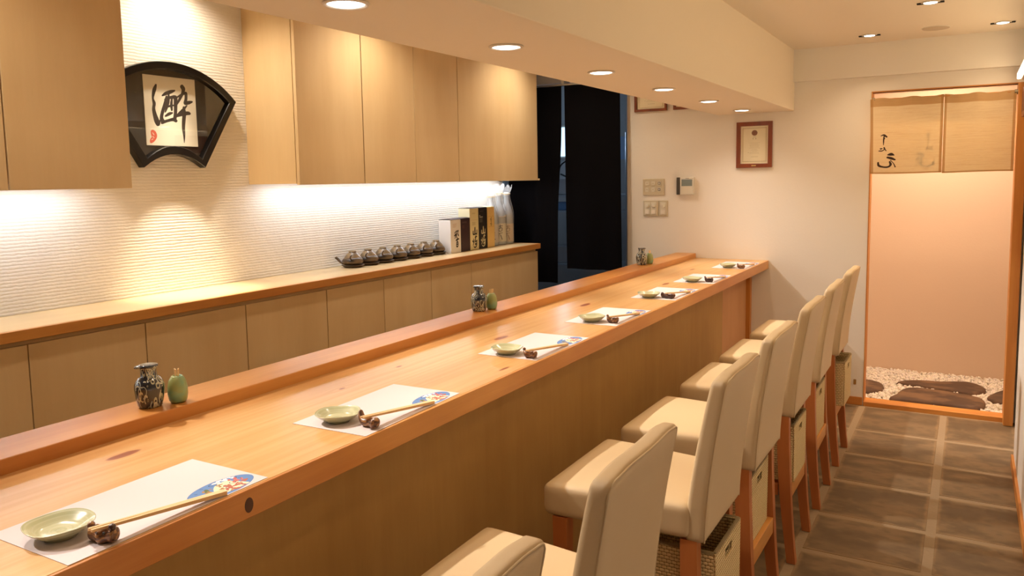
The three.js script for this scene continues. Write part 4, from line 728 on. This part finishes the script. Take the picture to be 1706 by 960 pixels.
// kitchen beyond the curtain
{
  const kw = plaster(0.5, 0.5, 0.5);
  struct('wall_kitchen', box(-4.5, -2.0, 0, 2.6, -7.6, -7.5), kw, 'kitchen end wall'); struct('wall_kitchen', box(-4.5, -4.4, 0, 2.6, -7.6, -5.27), kw, 'kitchen side wall'); struct('wall_kitchen', box(-2.1, -2.0, 0, 2.6, -7.5, ZF - 0.1), kw, 'kitchen wall behind the far wall'); struct('wall_kitchen', box(-4.5, XW - 0.12, 0, 2.6, -5.27, -5.17), kw, 'kitchen return wall'); struct('ceiling', box(-4.5, -2.0, KC, KC + 0.1, -7.6, ZF), kw, 'kitchen ceiling');
  const lamp = thing('kitchen_lamp', 'cool white lamp panel inside the kitchen seen through the curtain slit', 'lamp', [-3.72, 1.93, -7.47]);
  part('housing', box(-0.30, 0.30, -0.22, 0.12, -0.028, 0, 0.004), M.trimRing, lamp); part('diffuser', box(-0.28, 0.28, -0.20, 0.10, -0.0001, 0.006, 0.002), glow(hex(0).setRGB(0.45, 0.68, 1.0), 1.6), lamp, 'glowing bluish diffuser');
  rect(lamp, hex(0).setRGB(0.55, 0.75, 1), 14, 0.56, 0.30, [0, -0.05, 0.012], [0, 0, 0]).rotation.set(0, Math.PI, 0);
  const sh = thing('kitchen_shelf', 'steel kitchen rack behind the black curtain', 'rack', [-3.3, 0, -6.85]);
  for (const y of [0.70, 1.20, 1.345]) part('shelf', box(-0.75, 0.65, y - 0.02, y, -0.22, 0.22, 0.003, 0), M.steel, sh); for (const [x, z] of [[-0.74, -0.21], [0.64, -0.21], [-0.74, 0.21], [0.64, 0.21]]) part('post', new THREE.CylinderGeometry(0.012, 0.012, 1.9, 12).translate(x, 0.95, z), M.steel, sh);
  one('storage_box', box(-3.52, -3.24, 1.346, 1.50, -6.85, -6.67, 0.01), std({ color: 0xc9ccd2, roughness: 0.5 }), 'white storage box on the kitchen rack seen through the slit', 'box');
  one('storage_tray', box(-3.55, -3.20, 1.2005, 1.275, -6.85, -6.66, 0.008), std({ color: 0x6f9ad0, roughness: 0.4 }), 'blue tray on the kitchen rack seen through the slit', 'tray');
  one('electric_box', box(-3.42, -3.20, 0.7005, 0.86, -6.85, -6.66, 0.006), std({ color: 0xa8adb4, roughness: 0.5 }), 'grey appliance with a row of buttons low on the kitchen rack', 'appliance');
  one('cable', tube([[-3.40, 1.505, -6.75], [-3.36, 1.62, -6.72], [-3.29, 1.66, -6.72], [-3.24, 1.58, -6.74], [-3.30, 1.52, -6.74], [-3.38, 1.54, -6.76]], 0.008, 40, 8), M.dark, 'looped black cable on the white storage box', 'cable');
  one('notice_sheet', box(-3.11, -2.91, 1.68, 1.91, -7.4999, -7.4965), std({ color: 0xa9c0dd, roughness: 0.8 }), 'bluish paper sheet hanging by the curtain edge in the kitchen', 'paper').position.set(0, 0, 0);
}
// ---------------------------------------------------------------- alcove: gravel and stepping stones
{
  const N = 5200, g = new THREE.IcosahedronGeometry(1, 0), gm = new THREE.InstancedMesh(g, std({ color: hex(0).setRGB(0.86, 0.80, 0.72), roughness: 0.85 }), N), m = new THREE.Matrix4(), q = new THREE.Quaternion(), e = new THREE.Euler(), c = new THREE.Color();
  for (let i = 0; i < N; i++) { const s = rr(0.007, 0.014); e.set(rnd() * 6, rnd() * 6, rnd() * 6); q.setFromEuler(e); m.compose(V(rr(-0.80, 0.50), 0.010 + rr(-0.002, 0.010), rr(-6.49, -5.555)), q, V(s * rr(0.9, 1.3), s * 0.8, s)); gm.setMatrixAt(i, m); const k = rr(0.82, 1.05); c.setRGB(k, k * rr(0.95, 1), k * rr(0.9, 1)); gm.setColorAt(i, c); }
  gm.name = 'gravel'; gm.userData = { kind: 'stuff', label: 'white gravel covering the alcove floor', category: 'gravel' }; gm.castShadow = gm.receiveShadow = true; scene.add(gm);
  const stoneTex = tex(256, 256, (u, v) => mixc(s8(84, 62, 46), s8(122, 92, 66), sm(0.3, 0.72, fbm(u, v, 5, 7, 55, 5))), 0.5, 0.5), sM = std({ map: stoneTex, bumpMap: stoneTex, bumpScale: 0.004, roughness: 0.8 });
  const stone = (label, pts, top) => {
    const cx = pts.reduce((a, p) => a + p[0], 0) / pts.length, cz = pts.reduce((a, p) => a + p[1], 0) / pts.length;
    const curve = new THREE.CatmullRomCurve3(pts.map((p) => V(p[0] - cx, 0, p[1] - cz)), true, 'centripetal'), P = curve.getPoints(72), rings = [[1.02, 0.0], [1.03, 0.4], [1.0, 0.8], [0.93, 0.97], [0.6, 1.0], [0.25, 1.0]], pos = [], idx = [];
    rings.forEach(([k, y], r) => P.slice(0, 72).forEach((p, i) => { const n = 0.012 * (fbm((i % 72) / 72, r / 8, 9, 8, cx * 100 | 0, 3) - 0.5); pos.push(p.x * k + n, top * y + (y > 0.9 ? 0.006 * (fbm(p.x * k + 0.5, p.z * k + 0.5, 7, 7, 3, 3) - 0.5) : 0), p.z * k + n); }));
    for (let r = 0; r + 1 < rings.length; r++) for (let i = 0; i < 72; i++) { const a = r * 72 + i, b = r * 72 + (i + 1) % 72, d = a + 72, f = b + 72; idx.push(a, d, b, b, d, f); }
    const last = (rings.length - 1) * 72, ce = pos.length / 3; pos.push(0, top, 0); for (let i = 0; i < 72; i++) idx.push(last + i, ce, last + (i + 1) % 72);
    const g = new THREE.BufferGeometry(); g.setAttribute('position', new THREE.Float32BufferAttribute(pos, 3)); g.setIndex(idx); g.computeVertexNormals();
    const uv = []; for (let i = 0; i < pos.length; i += 3) uv.push(pos[i] + cx, pos[i + 2] + cz); g.setAttribute('uv', new THREE.Float32BufferAttribute(uv, 2));
    const m = one('stepping_stone', g, sM, label, 'stone', 'stepping stones in the alcove'); m.position.set(cx, 0.0045, cz); return m;
  };
  stone('long dark stepping stone just behind the timber sill', [[-0.392, -5.56], [-0.37, -5.68], [-0.30, -5.90], [-0.10, -5.90], [0.10, -5.83], [0.132, -5.72], [0.09, -5.56], [-0.10, -5.565]], 0.040);
  stone('long dark stepping stone behind another one, against the back of the gravel', [[-0.385, -6.03], [-0.32, -6.13], [-0.12, -6.18], [0.06, -6.25], [0.145, -6.08], [0.05, -5.93], [-0.10, -5.97], [-0.25, -6.00]], 0.034);
  stone('dark stepping stone cut off by the left edge of the doorway', [[-0.80, -5.98], [-0.62, -6.02], [-0.50, -5.97], [-0.462, -5.83], [-0.53, -5.69], [-0.66, -5.66], [-0.82, -5.72]], 0.036);
  stone('dark stepping stone half hidden by the broad doorway post', [[0.155, -5.84], [0.20, -6.02], [0.30, -6.18], [0.46, -6.10], [0.48, -5.90], [0.32, -5.78], [0.22, -5.79]], 0.036);
}
renderer.render(scene, camera);
